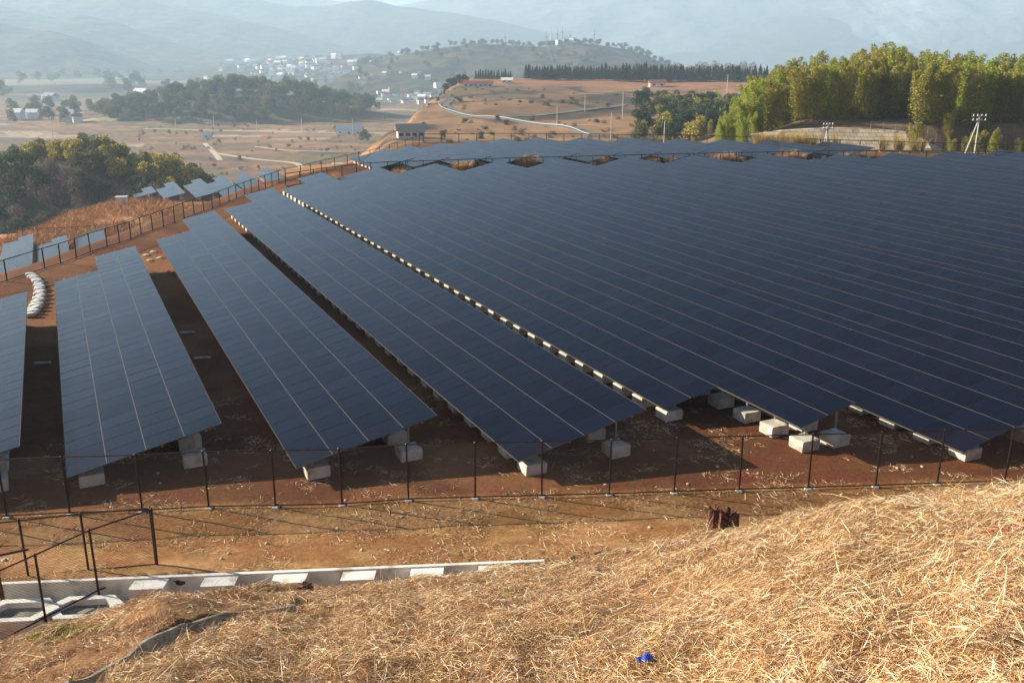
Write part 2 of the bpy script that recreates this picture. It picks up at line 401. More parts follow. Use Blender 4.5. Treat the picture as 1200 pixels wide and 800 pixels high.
ridge('mountain', 3000, [(-900, -20), (-300, -8), (0, 6), (50, 18), (75, 22), (100, 20), (140, 27), (170, 40), (210, 52), (250, 60), (300, 72)], 550, -45, M['forest'], 1, 25)
ridge('mountain', 3600, [(-900, -40), (-200, -22), (0, -12), (150, -4), (200, 6), (230, 13), (260, 20), (300, 28), (350, 40), (400, 53), (440, 60), (480, 70)], 650, -45, M['forest'], 1, 35)
ridge('mountain', 4300, [(-900, -60), (0, -40), (200, -14), (250, -4), (300, 2), (350, 8), (400, 7), (430, 4), (442, 3), (460, 7), (480, 9), (530, 16), (580, 24), (640, 38), (700, 52), (760, 66)], 750, -45, M['forest'], 1, 45)
ridge('mountain', 5200, [(-900, -40), (200, -16), (360, -6), (378, -1), (400, 3), (470, 8), (500, 3), (520, -1), (560, -10), (620, -20), (800, -30), (1000, -36), (1300, -26), (2200, -40)], 950, -45, M['snow_range'], 1, 55, step=8)
ridge('mountain', 4700, [(700, 62), (760, 52), (820, 44), (900, 22), (960, 20), (1000, 30), (1060, 48), (1120, 40), (1200, 34), (1500, 20), (2200, 0)], 600, -45, M['forest'], 1, 65, step=8)

# ------------------------------------------------------------------ haze
hb = MB(); hb.box(-9000, 9000, -700, 6400, -75, 385)
hz = link('haze', hb.mesh('haze')); tag(hz, kind='stuff', label='thin blue haze over the valley', cat='haze')
hm = bpy.data.materials.new('haze'); hm.use_nodes = True; hm.node_tree.nodes.clear()
vo = hm.node_tree.nodes.new('ShaderNodeVolumePrincipled'); vo.inputs['Color'].default_value = (.58, .79, 1.0, 1); vo.inputs['Density'].default_value = HAZE_DENSITY
vo.inputs['Anisotropy'].default_value = 0.15
oo = hm.node_tree.nodes.new('ShaderNodeOutputMaterial'); hm.node_tree.links.new(vo.outputs[0], oo.inputs['Volume'])
hz.data.materials.append(hm)

# ------------------------------------------------------------------ solar tables
PW = 1.207; PL_ = .98; TILT = math.radians(11.6); LOWZ = .46
ct, st_ = math.cos(TILT), math.sin(TILT)
def sx(d, h=0): return (d * ct - h * st_, LOWZ + d * st_ + h * ct)      # distance up the slope, height above glass
foot_me = box_mesh_bevel('concrete_footing', .74, .74, .38, .025, .012); foot_me.materials.append(M['concrete'])
ORD = ['first', 'second', 'third', 'fourth', 'fifth', 'sixth', 'seventh', 'eighth', 'ninth', 'tenth', 'eleventh', 'twelfth', 'thirteenth', 'fourteenth', 'fifteenth', 'sixteenth', 'seventeenth', 'eighteenth', 'nineteenth', 'twentieth', 'twenty-first', 'twenty-second']
def solar_table(s0, L0, L1, R0, R1, label, group, z=0.0, lift=0.0, feet=(.72, 3.85), indiv=(True, True), ncol=4, scale=1.0, bright=1.0):
    o = wst(s0, 0); root = empty('solar_table', (o[0], o[1], z + lift), RZ); tag(root, label, 'solar panels', group)
    half = ncol // 2
    rg = np.random.default_rng(int(abs(s0 * 97) + L0 * 13) % 100000)
    rng_ = [(L0, L1)] * half + [(R0, R1)] * (ncol - half)
    for j, (t0, t1) in enumerate(rng_):
        n = int(round((t1 - t0) / PL_)); V = []; Fs = []; cc = []; mi = []
        d0 = j * PW + .012; d1 = (j + 1) * PW - .012
        for k in range(n):
            y0 = t0 + k * PL_ + .014; y1 = y0 + PL_ - .028
            a1_, a2_ = rg.normal(0, .0018), rg.normal(0, .0012); dz = np.array([-a1_ - a2_, -a1_ + a2_, a1_ + a2_, a1_ - a2_]); b0 = len(V)
            for (d, y), e in zip([(d0, y0), (d1, y0), (d1, y1), (d0, y1)], dz):
                xx, zz = sx(d, e); V.append((xx, y, zz))
            for (d, y) in [(d0, y0), (d1, y0), (d1, y1), (d0, y1)]:
                xx, zz = sx(d, -.035); V.append((xx, y, zz))
            q = np.array([[4, 5, 6, 7], [0, 3, 2, 1], [4, 0, 1, 5], [5, 1, 2, 6], [6, 2, 3, 7], [7, 3, 0, 4]])[:, ::-1] + b0
            Fs.append(q); mi += [1, 0, 1, 1, 1, 1]
            g = rg.uniform(.75, 1.35); cc += [(.003 * g, .004 * g, .011 * g)] * 8
        me = npmesh('panel_column', V, np.vstack(Fs), mat_idx=mi, col=np.array(cc))
        link('panel_column', me, [M['pv'], M['back']], root)
    # joints between the columns
    for j in range(0, ncol + 1):
        js = [rng_[min(j, ncol - 1)], rng_[max(j - 1, 0)]]
        t0 = min(a[0] for a in js); t1 = max(a[1] for a in js)
        mb = MB(); d = j * PW; wd = .012 if 0 < j < ncol else .006
        (xa, za), (xb, zb), (xc, zc), (xd, zd) = sx(d - wd, .005), sx(d + wd, .005), sx(d + wd, -.04), sx(d - wd, -.04)
        mb.add([(xd, t0, zd), (xc, t0, zc), (xc, t1, zc), (xd, t1, zd), (xa, t0, za), (xb, t0, zb), (xb, t1, zb), (xa, t1, za)], BOXF)
        link('joint_rail', mb.mesh('joint_rail'), M['alu'], root)
    # carrying frame
    mb = MB()
    t0, t1 = min(L0, R0) + .05, max(L1, R1) - .05
    def rangeat(x): return (L0, L1) if x < half * PW else (R0, R1)
    for x in (.5, 1.9, 2.9, 4.3)[:ncol]:
        a_, b_ = rangeat(x); xx, zz = sx(x, -.075); mb.box(xx - .03, xx + .03, a_ + .05, b_ - .05, zz - .035, zz + .035)
    posts = []
    for fx in feet:
        a_, b_ = rangeat(fx)
        if len(feet) > 2 and fx > 3: a_, b_ = R0, R1
        if len(feet) > 2 and fx < 1: a_, b_ = L0, L1
        tt = np.arange(a_ + .45, b_ - .2, 1.52)
        if len(feet) > 2 and fx == 3.1: tt = np.arange(22.4, b_, 1.52)
        for t in tt:
            posts.append((fx, t))
            xx, zz = sx(fx, -.1); mb.box(fx - .03, fx + .03, t - .03, t + .03, .40, max(zz, .45))
    for t in np.arange(t0 + .4, t1, 3.04):
        ok = [x for x in (.1, 4.7) if rangeat(x)[0] < t < rangeat(x)[1]]
        if len(ok) == 2:
            (xa, za), (xb, zb) = sx(.1, -.13), sx(4.7, -.13); mb.bar((xa, t, za), (xb, t, zb), .03, 4)
    link('support_frame', mb.mesh('support_frame'), M['steel'], root)
    hid = MB()
    for fx, t in posts:
        li = 0 if fx < 1 else 1
        if indiv[li]:
            f_ = bpy.data.objects.new('concrete_footing', foot_me); COL.objects.link(f_); f_.parent = root
            f_.location = (fx + rg.uniform(-.03, .03), t + rg.uniform(-.04, .04), rg.uniform(-.03, .02) - lift); f_.rotation_euler = (0, 0, rg.uniform(-.03, .03))
        else: hid.box(fx - .4, fx + .4, t - .4, t + .4, 0, .41)
    if hid.n: tag(link('concrete_footings', hid.mesh('concrete_footings'), M['concrete'], root), kind='stuff')
    return root
GM = 'long rows of solar panels in the main field'
near = lambda s: (29.3 - .433 * s) / .9014
rows = [  # s, left half t0,t1, right half t0,t1
    (-6.85, 30.5, 50.2, 30.5, 52.2), (-.95, 29.7, 58.6, 29.7, 62.5), (5.55, 27.1, 68.6, 27.1, 73.2), (11.95, 24.4, 78.8, 24.4, 83.4),
    (18.75, 26.3, 89.3, 21.9, 92.9), (25.55, 19.1, 95.8, 19.1, 95.8), (32.1, 15.6, 95.6, 15.6, 95.6), (39.2, 0, 95.2, 0, 95.2), (46.6, 0, 94.2, 0, 94.2),
    (54.4, 0, 92.6, 0, 92.6), (62.2, 0, 91.0, 0, 91.0), (70.6, 0, 87.6, 0, 87.6), (78.0, 0, 85.5, 0, 84.0), (85.2, 0, 82.5, 0, 82.5), (92.6, 0, 81.2, 0, 81.2), (99.9, 0, 79.8, 0, 79.8), (107.2, 0, 78.5, 0, 78.5), (114.5, 0, 77, 0, 77), (121.5, 0, 76, 0, 76)]
LB = ['solar table cut off by the left photo edge, beside the white sandbags',
      'first complete solar table from the left, grey-blue, shortest long row',
      'second complete solar table from the left, with broad dark shade on both sides',
      'third complete solar table from the left, its left side bordering a wide dark gap',
      'solar table with a missing near corner that leaves its footing blocks bare']
for k, (s, a0, a1, b0, b1) in enumerate(rows):
    if a0 == 0: a0 = b0 = near(s)
    lab = LB[k] if k < 5 else f'dark blue solar table, {ORD[k - 5]} to the right of the one missing a corner'
    solar_table(s, a0, a1, b0, b1, lab, GM, lift=(.0, .0, .10, .17, .14)[k] if k < 5 else 0, feet=(.55, 3.1, 4.4) if k == 4 else (.72, 3.85), indiv=(k <= 5, k <= 4))
# second block behind the middle fence
pk = [(37.0, 102.5, 112.6), (41.2, 103, 116.2), (46.2, 102.5, 117.4), (51.2, 101.5, 119.6), (56.4, 100.5, 120.2), (61.6, 99, 119.6), (66.8, 97.5, 117.2), (72.2, 96, 113.2), (77.6, 95, 109.5), (82.8, 94, 106.0), (88.0, 92, 102.2), (93.2, 90.5, 97.6)]
for k, (s, a, b_) in enumerate(pk):
    a = float(np.interp(s - 2, [31, 47, 67, 89, 100], [100.5, 98.0, 93.4, 87.6, 80])) + 2.4
    solar_table(s - 4.75, a, b_, a, b_, f'light blue solar table behind the middle fence, {ORD[k]} from left', 'solar tables behind the middle fence', indiv=(False, False))
# lower terrace: two groups
def low_table(P, ln, lnr, label):
    x, y = P; s, t = float(np.dot((x, y), CV)), float(np.dot((x, y), RV)); z = float(H(x, y))
    solar_table(s, t, t + ln, t, t + lnr, label, 'solar tables on the lower terrace', z=z + .35, indiv=(False, False))
def tz_at(u, v, z): p = atz(u, v, z); return p[:2]
for (u, v, ln, lnr, lb) in [(-4, 338, 30, 33, 'pale solar table at the left photo edge, below the left fence'), (44, 317, 17, 20, 'pale solar table with a stepped top, second from the left below the left fence'), (91, 300, 15, 16, 'small pale solar table, third from the left below the left fence')]:
    low_table(tz_at(u, v, -18.9), ln, lnr, lb)
for k, (u, v, ln, lnr) in enumerate([(158, 236, 5, 11), (192, 237, 16, 22), (230, 236, 22, 26), (266, 238, 28, 35), (299, 234, 30, 38), (330, 226, 30, 38)]):
    low_table(tz_at(u, v, -18.9), ln, lnr, f'pale solar table far along the lower terrace, {ORD[k]} from the left')

# ------------------------------------------------------------------ fences
def wire_mesh(P, h, z0=.08, pitch=.056, wr=.0019):
    """diamond wire between ground points P (xyz list); real wires, three-sided"""
    P = np.array(P, float); dd = np.r_[0, np.cumsum(np.linalg.norm(np.diff(P[:, :2], axis=0), axis=1))]; Lt = dd[-1]
    def pos(a, zz):
        return np.stack([np.interp(a, dd, P[:, 0]), np.interp(a, dd, P[:, 1]), np.interp(a, dd, P[:, 2]) + zz], -1)
    hh = h - z0; sp = pitch * 1.4142
    Vs = []
    for sg in (1, -1):
        a0 = np.arange(-hh, Lt + hh, sp)
        a1 = a0 + hh
        s_, e_ = a0 if sg == 1 else a1, a1 if sg == 1 else a0
        zs = np.full_like(a0, z0); ze = np.full_like(a0, h)
        # clip
        def clipline(s_, e_, zs, ze):
            for lim, sign in ((0, 1), (Lt, -1)):
                ds = (s_ - lim) * sign; de = (e_ - lim) * sign
                keep = (ds > 0) | (de > 0); s_, e_, zs, ze, ds, de = [q[keep] for q in (s_, e_, zs, ze, ds, de)]
                f = np.where(ds < 0, ds / (ds - de + 1e-12), 0); g = np.where(de < 0, de / (de - ds + 1e-12), 0)
                s2 = s_ + (e_ - s_) * f; z2 = zs + (ze - zs) * f; e2 = e_ + (s_ - e_) * g; z3 = ze + (zs - ze) * g
                s_, zs, e_, ze = s2, z2, e2, z3
            return s_, e_, zs, ze
        s_, e_, zs, ze = clipline(s_, e_, zs, ze)
        A_ = pos(s_, zs); B_ = pos(e_, ze)
        mid = (A_ + B_) / 2
        nrm = np.array([0.0, 1.0, 0.0])
        for off in ((0, 0, wr), (0, wr, -wr * .6), (0, -wr, -wr * .6)):
            pass
        offs = np.array([(wr * .7, 0, wr), (0, wr * 1.2, -wr * .5), (0, -wr * 1.2, -wr * .5)])
        V = np.concatenate([A_[:, None, :] + offs[None], B_[:, None, :] + offs[None]], 1)
        Vs.append(V)
    V = np.concatenate(Vs, 0); n = len(V); V = V.reshape(-1, 3)
    base = np.arange(n)[:, None] * 6
    F = np.concatenate([base + np.array(q)[None] for q in ([0, 1, 4, 3], [1, 2, 5, 4], [2, 0, 3, 5])], 0)
    return npmesh('wire_mesh', V, F)
def fence(pts, h, label, pr=.029, foot=True, pitch=.056, wr=.0019, every=5, wire=True, rail=.022, footz=.10):
    """pts: post positions (x, y, z)"""
    pts = [tuple(map(float, p)) for p in pts]
    c = pts[0]; root = empty('chain_link_fence', c); tag(root, label, 'fence')
    o = np.array(c)
    me = MB(); me.bar((0, 0, -.1), (0, 0, h), pr, 8); me.bar((0, 0, h), (0, 0, h + .03), pr * 1.25, 8, pr * .5); pm = me.mesh('post'); pm.materials.append(M['fence'])
    fm = box_mesh_bevel('post_base', .2, .2, footz, .02, .004); fm.materials.append(M['wall_concrete'])
    for p in pts:
        q = bpy.data.objects.new('post', pm); COL.objects.link(q); q.parent = root; q.location = np.array(p) - o
        q.rotation_euler = (random.uniform(-.012, .012), random.uniform(-.012, .012), 0)
        if foot:
            b_ = bpy.data.objects.new('post_base', fm); COL.objects.link(b_); b_.parent = q; b_.location = (0, 0, -.03); b_.rotation_euler = (0, 0, random.uniform(-.2, .2))
    for nm, zz in (('top_rail', h - .02), ('bottom_rail', .09)):
        mb = MB()
        for a_, b_ in zip(pts[:-1], pts[1:]):
            mb.bar(np.array(a_) - o + [0, 0, zz], np.array(b_) - o + [0, 0, zz], rail, 6)
        link(nm, mb.mesh(nm), M['fence'], root)
    if wire:
        wm = wire_mesh([np.array(p) - o for p in pts], h - .03, .1, pitch, wr); link('wire_mesh', wm, M['wire'], root)
    return root
# front fence: posts where the photo shows them
fp = []
for u, v in [(8, 606), (82, 602), (167, 599.5), (245, 596), (323, 594), (401, 591.5), (479, 588), (557, 585.5), (635, 582.5), (714, 580), (790, 577.5), (866, 575), (947, 572.5), (1026, 570), (1098, 567.5), (1177, 565)]:
    p = atz(u, v); fp.append((p[0], p[1]))
d0 = np.array(fp[1]) - np.array(fp[0]); fp = [tuple(np.array(fp[0]) - d0 * k) for k in (3, 2, 1)] + fp
d1 = np.array([1.98, .15]); fp = fp + [tuple(np.array(fp[-1]) + d1 * k) for k in range(1, 9)]
fp3 = [(x, y, float(H(x, y)) - .02) for x, y in fp]
fence(fp3, 1.88, 'long brown chain-link fence crossing the whole photo in front of the solar tables')
# enclosure fence at the lower left
C0 = atz(184, 669); g1 = [C0, atz(105, 676), atz(35, 685)]; g1.append(g1[-1] + (g1[-1] - g1[-2]) * 1.0); g1.append(g1[-1] + (g1[-1] - g1[-3]) * .8)
fence([(p[0], p[1], .12) for p in g1], 1.72, 'short brown chain-link fence at lower left, on the far side of the stepped path', foot=False)
g2 = [C0 + np.array([.05, -.05, 0]), atz(116, 697), atz(54, 729)]; g2.append(g2[-1] + (g2[-1] - g2[-2]) * 1.05); g2.append(g2[-1] + (g2[-1] - g2[-2]) * 1.0)
fence([(p[0], p[1], .05) for p in g2], 1.78, 'short brown chain-link fence at lower left, running down over the stepped concrete blocks', foot=False)
# left fence along the edge of the field
lf = [(-40.5, 37.5), (-38, 41), (-36, 44.3), (-34, 47.5), (-31.6, 51.0), (-29.75, 53.9), (-29.1, 57.2), (-28.85, 58.8), (-28.6, 60.5), (-28.4, 62.2), (-28.1, 64.2), (-27.8, 65.6), (-27.5, 66.9)]
zl = [(160, 457), (228, 428), (295, 403), (360, 380), (424, 357), (480, 335), (538, 312), (595, 290), (645, 275), (690, 253), (743, 235), (787, 218), (835, 200), (875, 183), (918, 170), (956, 156), (995, 143), (1035, 127), (1075, 112)]
for x_, y_ in zl[1:]:
    p = atz(120 + x_ / 5, 190 + y_ / 5); lf.append((p[0], p[1]))
lf = lf + [(-22.6, 101.3), (-22.0, 103.4), (-21.3, 106.0), (-20.4, 109), (-19.4, 112), (-18.5, 115), (-17.6, 118), (-16.8, 121), (-16, 124.5), (-15.4, 128), (-14.7, 131.5), (-14.0, 135), (-13.4, 138.5)]
fence([(x, y, float(H(x, y)) - .02) for x, y in lf], 1.35, 'brown chain-link fence along the left edge of the solar field, running away into the distance', pitch=.09, wr=.0032, pr=.042, rail=.028)
# middle fence
mf = []
kp = [(-19.4, 97.0), (-15.6, 104.0), (0, 108.7), (20.3, 113.4), (42, 117.4), (58, 115.6), (80, 109)]
dd = np.r_[0, np.cumsum(np.hypot(*np.diff(np.array(kp), axis=0).T))]
kp = [(-22.6, 94.2), (-19.4, 99.3), (-15.2, 104.2)] + kp[2:]
dd = np.r_[0, np.cumsum(np.hypot(*np.diff(np.array(kp), axis=0).T))]
for a_ in np.arange(0, dd[-1], 2.0):
    mf.append((np.interp(a_, dd, [k[0] for k in kp]), np.interp(a_, dd, [k[1] for k in kp])))
fence([(x, y, 0) for x, y in mf], 1.36, 'dark brown chain-link fence running between the two fields of solar tables', pitch=.12, wr=.003, pr=.055, rail=.04)
# far fence behind second block
ff = []
kp = [(-13.0, 140.5), (0, 142.0), (25, 139), (38, 134), (52, 128), (66, 124), (90, 118)]
dd = np.r_[0, np.cumsum(np.hypot(*np.diff(np.array(kp), axis=0).T))]
for a_ in np.arange(0, dd[-1], 2.6):
    ff.append((np.interp(a_, dd, [k[0] for k in kp]), np.interp(a_, dd, [k[1] for k in kp])))
fence([(x, y, float(H(x, y))) for x, y in ff], 1.4, 'thin dark fence along the far edge of the rear solar field, below the brown hill', pitch=.16, wr=.003, pr=.055, rail=.04)
# fence on the lower terrace
tf = [atz(u, v, -18.6)[:2] for u, v in [(-30, 284), (10, 279), (45, 277), (90, 275.5), (135, 273), (180, 262)]]
tf2 = []
for a_, b_ in zip(tf[:-1], tf[1:]):
    n = max(2, int(np.hypot(*(b_ - a_)) / 2.4))
    for k in range(n): tf2.append(a_ + (b_ - a_) * k / n)
fence([(x, y, float(H(x, y))) for x, y in tf2], 1.5, 'faint thin fence on the lower terrace in front of the orange grass mound', pitch=.16, wr=.003, pr=.055, rail=.04)

# gate latch post at far lower left
gp = atz(-2, 700); root = empty('gate_post', (gp[0] + .1, gp[1], .05)); tag(root, 'thick brown gate post with a pale chain loop at the left photo edge', 'gate post')
mb = MB(); mb.bar((0, 0, -.4), (0, 0, 1.15), .045, 10); link('post', mb.mesh('post'), M['stump'], root)
mb = MB(); mb.bar((0.03, 0, 1.12), (.75, .18, 1.2), .03, 8); link('latch_bar', mb.mesh('latch_bar'), M['fence'], root)
mb = MB()
for k in range(14):
    a0, a1 = k * 2 * math.pi / 14, (k + 1) * 2 * math.pi / 14
    mb.bar((.02 + .12 * math.cos(a0), -.05, 1.12 + .09 * math.sin(a0)), (.02 + .12 * math.cos(a1), -.05, 1.12 + .09 * math.sin(a1)), .018, 6)
link('chain', mb.mesh('chain'), M['insul'], root)

# ------------------------------------------------------------------ zigzag retaining wall along the path
def zigzag(x0, x1, half, amp, zt, zb, thick, name='retaining_wall', yoff=0.0, start=0):
    pts = []; x = x0; k = start
    while x < x1 + 1e-6:
        pts.append((x, float(WALL_Y(x)) + yoff - (amp if k % 2 else 0))); x += half; k += 1
    V = []; F = []
    for (x, y) in pts:
        yb = float(WALL_Y(x)) + yoff + thick
        V += [(x, y, zt), (x, y + .03, zb), (x, yb, zt), (x, yb, zb)]
    for i in range(len(pts) - 1):
        a_ = i * 4; b_ = a_ + 4
        F += [(a_, b_, b_ + 2, a_ + 2), (a_ + 1, b_ + 1, b_, a_), (a_ + 2, b_ + 2, b_ + 3, a_ + 3), (a_ + 3, b_ + 3, b_ + 1, a_ + 1)]
    F += [(0, 2, 3, 1), (len(V) - 4, len(V) - 3, len(V) - 1, len(V) - 2)]
    me = bpy.data.meshes.new(name); me.from_pydata(V, [], [f_[::-1] for f_ in F]); me.update()
    return me
wmb = MB(); x = -15.5; k = 0
while x < .2:
    x1 = x + .86; ya = float(WALL_Y(x)); yb_ = float(WALL_Y(x1))
    def slab(y0, y1, z0, z1, x=x, x1=x1, ya=ya, yb_=yb_, g=0.0):
        wmb.add([(x + g, ya + y0, z0), (x1 - g, yb_ + y0, z0), (x1 - g, yb_ + y1, z0), (x + g, ya + y1, z0), (x + g, ya + y0, z1), (x1 - g, yb_ + y0, z1), (x1 - g, yb_ + y1, z1), (x + g, ya + y1, z1)], BOXF)
    slab(0, .11, -.9, .36)
    if k % 2 and x > -10.5: slab(-.46, -.002, -.9, .325, g=.012)
    x = x1; k += 1
wm = wmb.mesh('retaining_wall')
wall = link('retaining_wall', wm, M['wall_concrete']); tag(wall, 'low pale concrete retaining wall with alternating jutting and recessed blocks along the dirt path', 'wall')
# stepped hollow blocks at the lower left
def vblock(cx, cy, zt, sx_=1.0, ang=0.0, label=''):
    root = empty('concrete_block', (cx, cy, zt - .62), ang); tag(root, label, 'concrete block', 'stepped concrete blocks at the lower left')
    prof = [(-.95, .1), (-.55, -.42), (.55, -.42), (.95, .1), (.55, .55), (-.55, .55)]
    inn = [(x * .72, (y - .05) * .66 + .05) for x, y in prof]
    V = []; F = []; n = len(prof)
    for z in (0, .62):
        V += [(x * sx_, y, z) for x, y in prof]
    for z in (.62, .15):
        V += [(x * sx_, y, z) for x, y in inn]
    for i in range(n):
        j = (i + 1) % n
        F += [(i, j, n + j, n + i), (n + i, n + j, 2 * n + j, 2 * n + i), (2 * n + i, 2 * n + j, 3 * n + j, 3 * n + i)]
    me = bpy.data.meshes.new('block_shell'); me.from_pydata(V, [], F); me.update()
    link('block_shell', me, M['wall_concrete'], root)
    me = bpy.data.meshes.new('soil_fill'); me.from_pydata([(x * sx_, y, .44 + random.uniform(-.04, .04)) for x, y in inn], [], [tuple(range(n))]); me.update()
    link('soil_fill', me, M['ditch'], root)
for (u, v, zt, lb) in [(20, 716, .18, 'large pale hexagonal concrete block at the left photo edge under the fence'), (-75, 722, .1, 'hexagonal concrete block just outside the left photo edge'),
                       (98, 712, .12, 'pale hexagonal concrete block between the two fence posts, half buried in the grassy berm')]:
    p = atz(u, v, zt); vblock(p[0], p[1], zt, 1.0, .08, lb)

# ditch channel
P = np.array(DITCH); segs = []
Dn = []
for i_ in range(len(P)):
    a_ = P[max(i_ - 1, 0)]; b_ = P[min(i_ + 1, len(P) - 1)]; d = (b_ - a_) / np.linalg.norm(b_ - a_); Dn.append((-d[1], d[0]))
fine = []
for i_ in range(len(P) - 1):
    for k in range(8):
        t = k / 8; fine.append((P[i_] * (1 - t) + P[i_ + 1] * t, np.array(Dn[i_]) * (1 - t) + np.array(Dn[i_ + 1]) * t))
fine.append((P[-1], np.array(Dn[-1])))
prof = [(-.27, -.04), (-.22, -.04), (-.18, -.26), (.18, -.26), (.22, -.03), (.27, -.03), (.27, -.5), (-.27, -.5)]
V = []; F = []; npf = len(prof); zs = []
for p, d in fine:
    zl_ = float(bank(p[0], p[1])) - .01 ; zs.append(zl_)
zs = np.convolve(np.r_[[zs[0]] * 3, zs, [zs[-1]] * 3], np.ones(7) / 7, 'valid')
for (p, d), z0 in zip(fine, zs):
    for a_, h_ in prof: V.append((p[0] + d[0] * a_, p[1] + d[1] * a_, z0 + h_))
for i_ in range(len(fine) - 1):
    for k in range(npf):
        F.append((i_ * npf + k, i_ * npf + (k + 1) % npf, (i_ + 1) * npf + (k + 1) % npf, (i_ + 1) * npf + k))
F += [tuple(range(npf))[::-1], tuple((len(fine) - 1) * npf + k for k in range(npf))]
me = bpy.data.meshes.new('drainage_channel'); me.from_pydata(V, [], F); me.update()
tag(link('drainage_channel', me, M['ditch']), 'grey concrete drainage channel sunk in the straw-covered bank', 'drain')

# ------------------------------------------------------------------ straw on the bank
def blades(X, Y, Z, length, width, azim, elev, curl, col, name):
    n = len(X); S = 4
    dx = np.cos(azim); dy = np.sin(azim)
    V = np.zeros((n, S, 2, 3)); px = X.copy(); py = Y.copy(); pz = Z.copy(); e = elev.copy()
    roll = RNG.uniform(0, math.pi, n)
    for k in range(S):
        wk = width * (1 - .75 * (k / (S - 1)) ** 2) / 2
        sx_ = -dy * np.cos(roll) * wk; sy_ = dx * np.cos(roll) * wk; sz_ = np.sin(roll) * wk
        V[:, k, 0] = np.stack([px - sx_, py - sy_, pz - sz_], -1); V[:, k, 1] = np.stack([px + sx_, py + sy_, pz + sz_], -1)
        stp = length / (S - 1)
        px = px + dx * np.cos(e) * stp; py = py + dy * np.cos(e) * stp; pz = pz + np.sin(e) * stp; e = e - curl
    b0 = (np.arange(n) * S * 2)[:, None]
    F = np.concatenate([b0 + np.array([2 * k, 2 * k + 1, 2 * k + 3, 2 * k + 2])[None] for k in range(S - 1)], 0)
    cc = np.repeat(col, S * 2, axis=0)
    return npmesh(name, V.reshape(-1, 3), F, col=cc)
STRAW = np.array([(.62, .42, .20), (.76, .60, .38), (.46, .27, .12), (.34, .17, .08), (.84, .74, .56), (.52, .32, .14), (.20, .095, .05)])
def straw_cols(n, p=(.20, .19, .15, .13, .13, .10, .10)):
    c = STRAW[RNG.choice(len(STRAW), n, p=p)]; return c * RNG.uniform(.75, 1.15, (n, 1))
n = 560000
yy = RNG.uniform(3.6 ** .5, 22.5 ** .5, n) ** 2; q = RNG.uniform(-.78, .78, n); xx = q * yy
b_ = bank(xx, yy); hh_ = H(xx, yy); wy = WALL_Y(xx)
keep = (b_ > hh_ - .08) & (seg_dist(xx, yy, DITCH) > .17) & (b_ > -.75)
keep &= ~((yy > wy - .3) & (xx < .8)) & (RNG.uniform(0, 1, n) < (.45 + .75 * sst(.35, .6, fbm(xx * 1.3, yy * 1.3, 3, 91))))
keep &= ~((xx / yy < -.24) & (yy > np.interp(xx, [q_[0] for q_ in DITCH], [q_[1] for q_ in DITCH])) & (RNG.uniform(0, 1, n) < .25 + .6 * sst(.4, .6, fbm(xx * 1.2, yy * 1.2, 3, 191))))
xx, yy = xx[keep], yy[keep]; n = len(xx)
gx = (H(xx + .1, yy) - H(xx - .1, yy)) / .2; gy = (H(xx, yy + .1) - H(xx, yy - .1)) / .2
flow = (fbm(xx * .5, yy * .5, 2, 93) - .5) * 4.0 + .5
azm = flow + RNG.normal(0, .85, n) + np.where(RNG.uniform(0, 1, n) < .5, math.pi, 0)
slope = np.arctan(gx * np.cos(azm) + gy * np.sin(azm))
ln = RNG.lognormal(math.log(.135), .5, n).clip(.05, .75); wd = RNG.uniform(.0025, .0075, n) * (1 + .5 * (RNG.uniform(0, 1, n) < .05))
el = slope + RNG.normal(.16, .25, n); zz = H(xx, yy) + RNG.uniform(.0, .07, n) + .03 * sst(.5, .65, fbm(xx * 3, yy * 3, 2, 95))
me = blades(xx, yy, zz, ln, wd, azm, el, RNG.normal(.1, .14, n), straw_cols(n), 'straw')
tag(link('straw', me, M['straw']), 'dense layer of cut golden straw covering the near bank', 'straw', kind='stuff')
# taller stalks standing on the bank
n = 3800
yy = RNG.uniform(5, 22, n); xx = RNG.uniform(-.62, .68, n) * yy; keep = (bank(xx, yy) > H(xx, yy) - .05) & (seg_dist(xx, yy, DITCH) > .3) & (vnoise(xx * .9, yy * .9, 97) > .55) & ~((yy > WALL_Y(xx) - .6) & (xx < .8)); xx, yy = xx[keep], yy[keep]; n = len(xx)
me = blades(xx, yy, H(xx, yy), RNG.uniform(.15, .5, n), RNG.uniform(.004, .008, n), RNG.uniform(0, 6.28, n), RNG.uniform(.6, 1.4, n), RNG.uniform(.1, .45, n), straw_cols(n), 'straw_stalks')
tag(link('straw_stalks', me, M['straw']), 'stiff pale straw stalks standing out of the cut straw on the bank', 'straw', kind='stuff')
# litter on the path and in the field
n = 110000
xx = RNG.uniform(-16, 26, n); yy = RNG.uniform(20.5, 36, n) ; nn = fbm(xx * 1.1, yy * 1.6, 3, 99)
keep = (nn > .49 + .10 * (RNG.uniform(0, 1, n)) + .05 * (yy > 26)) & (H(xx, yy) > -.2); xx, yy = xx[keep], yy[keep]; n = len(xx)
me = blades(xx, yy, H(xx, yy) + .015, RNG.uniform(.05, .28, n), RNG.uniform(.005, .013, n), RNG.uniform(0, 6.28, n), RNG.normal(.08, .14, n), RNG.normal(0, .1, n), straw_cols(n), 'straw_litter')
tag(link('straw_litter', me, M['straw']), 'scattered bits of straw on the dirt path and the red earth', 'straw', kind='stuff')
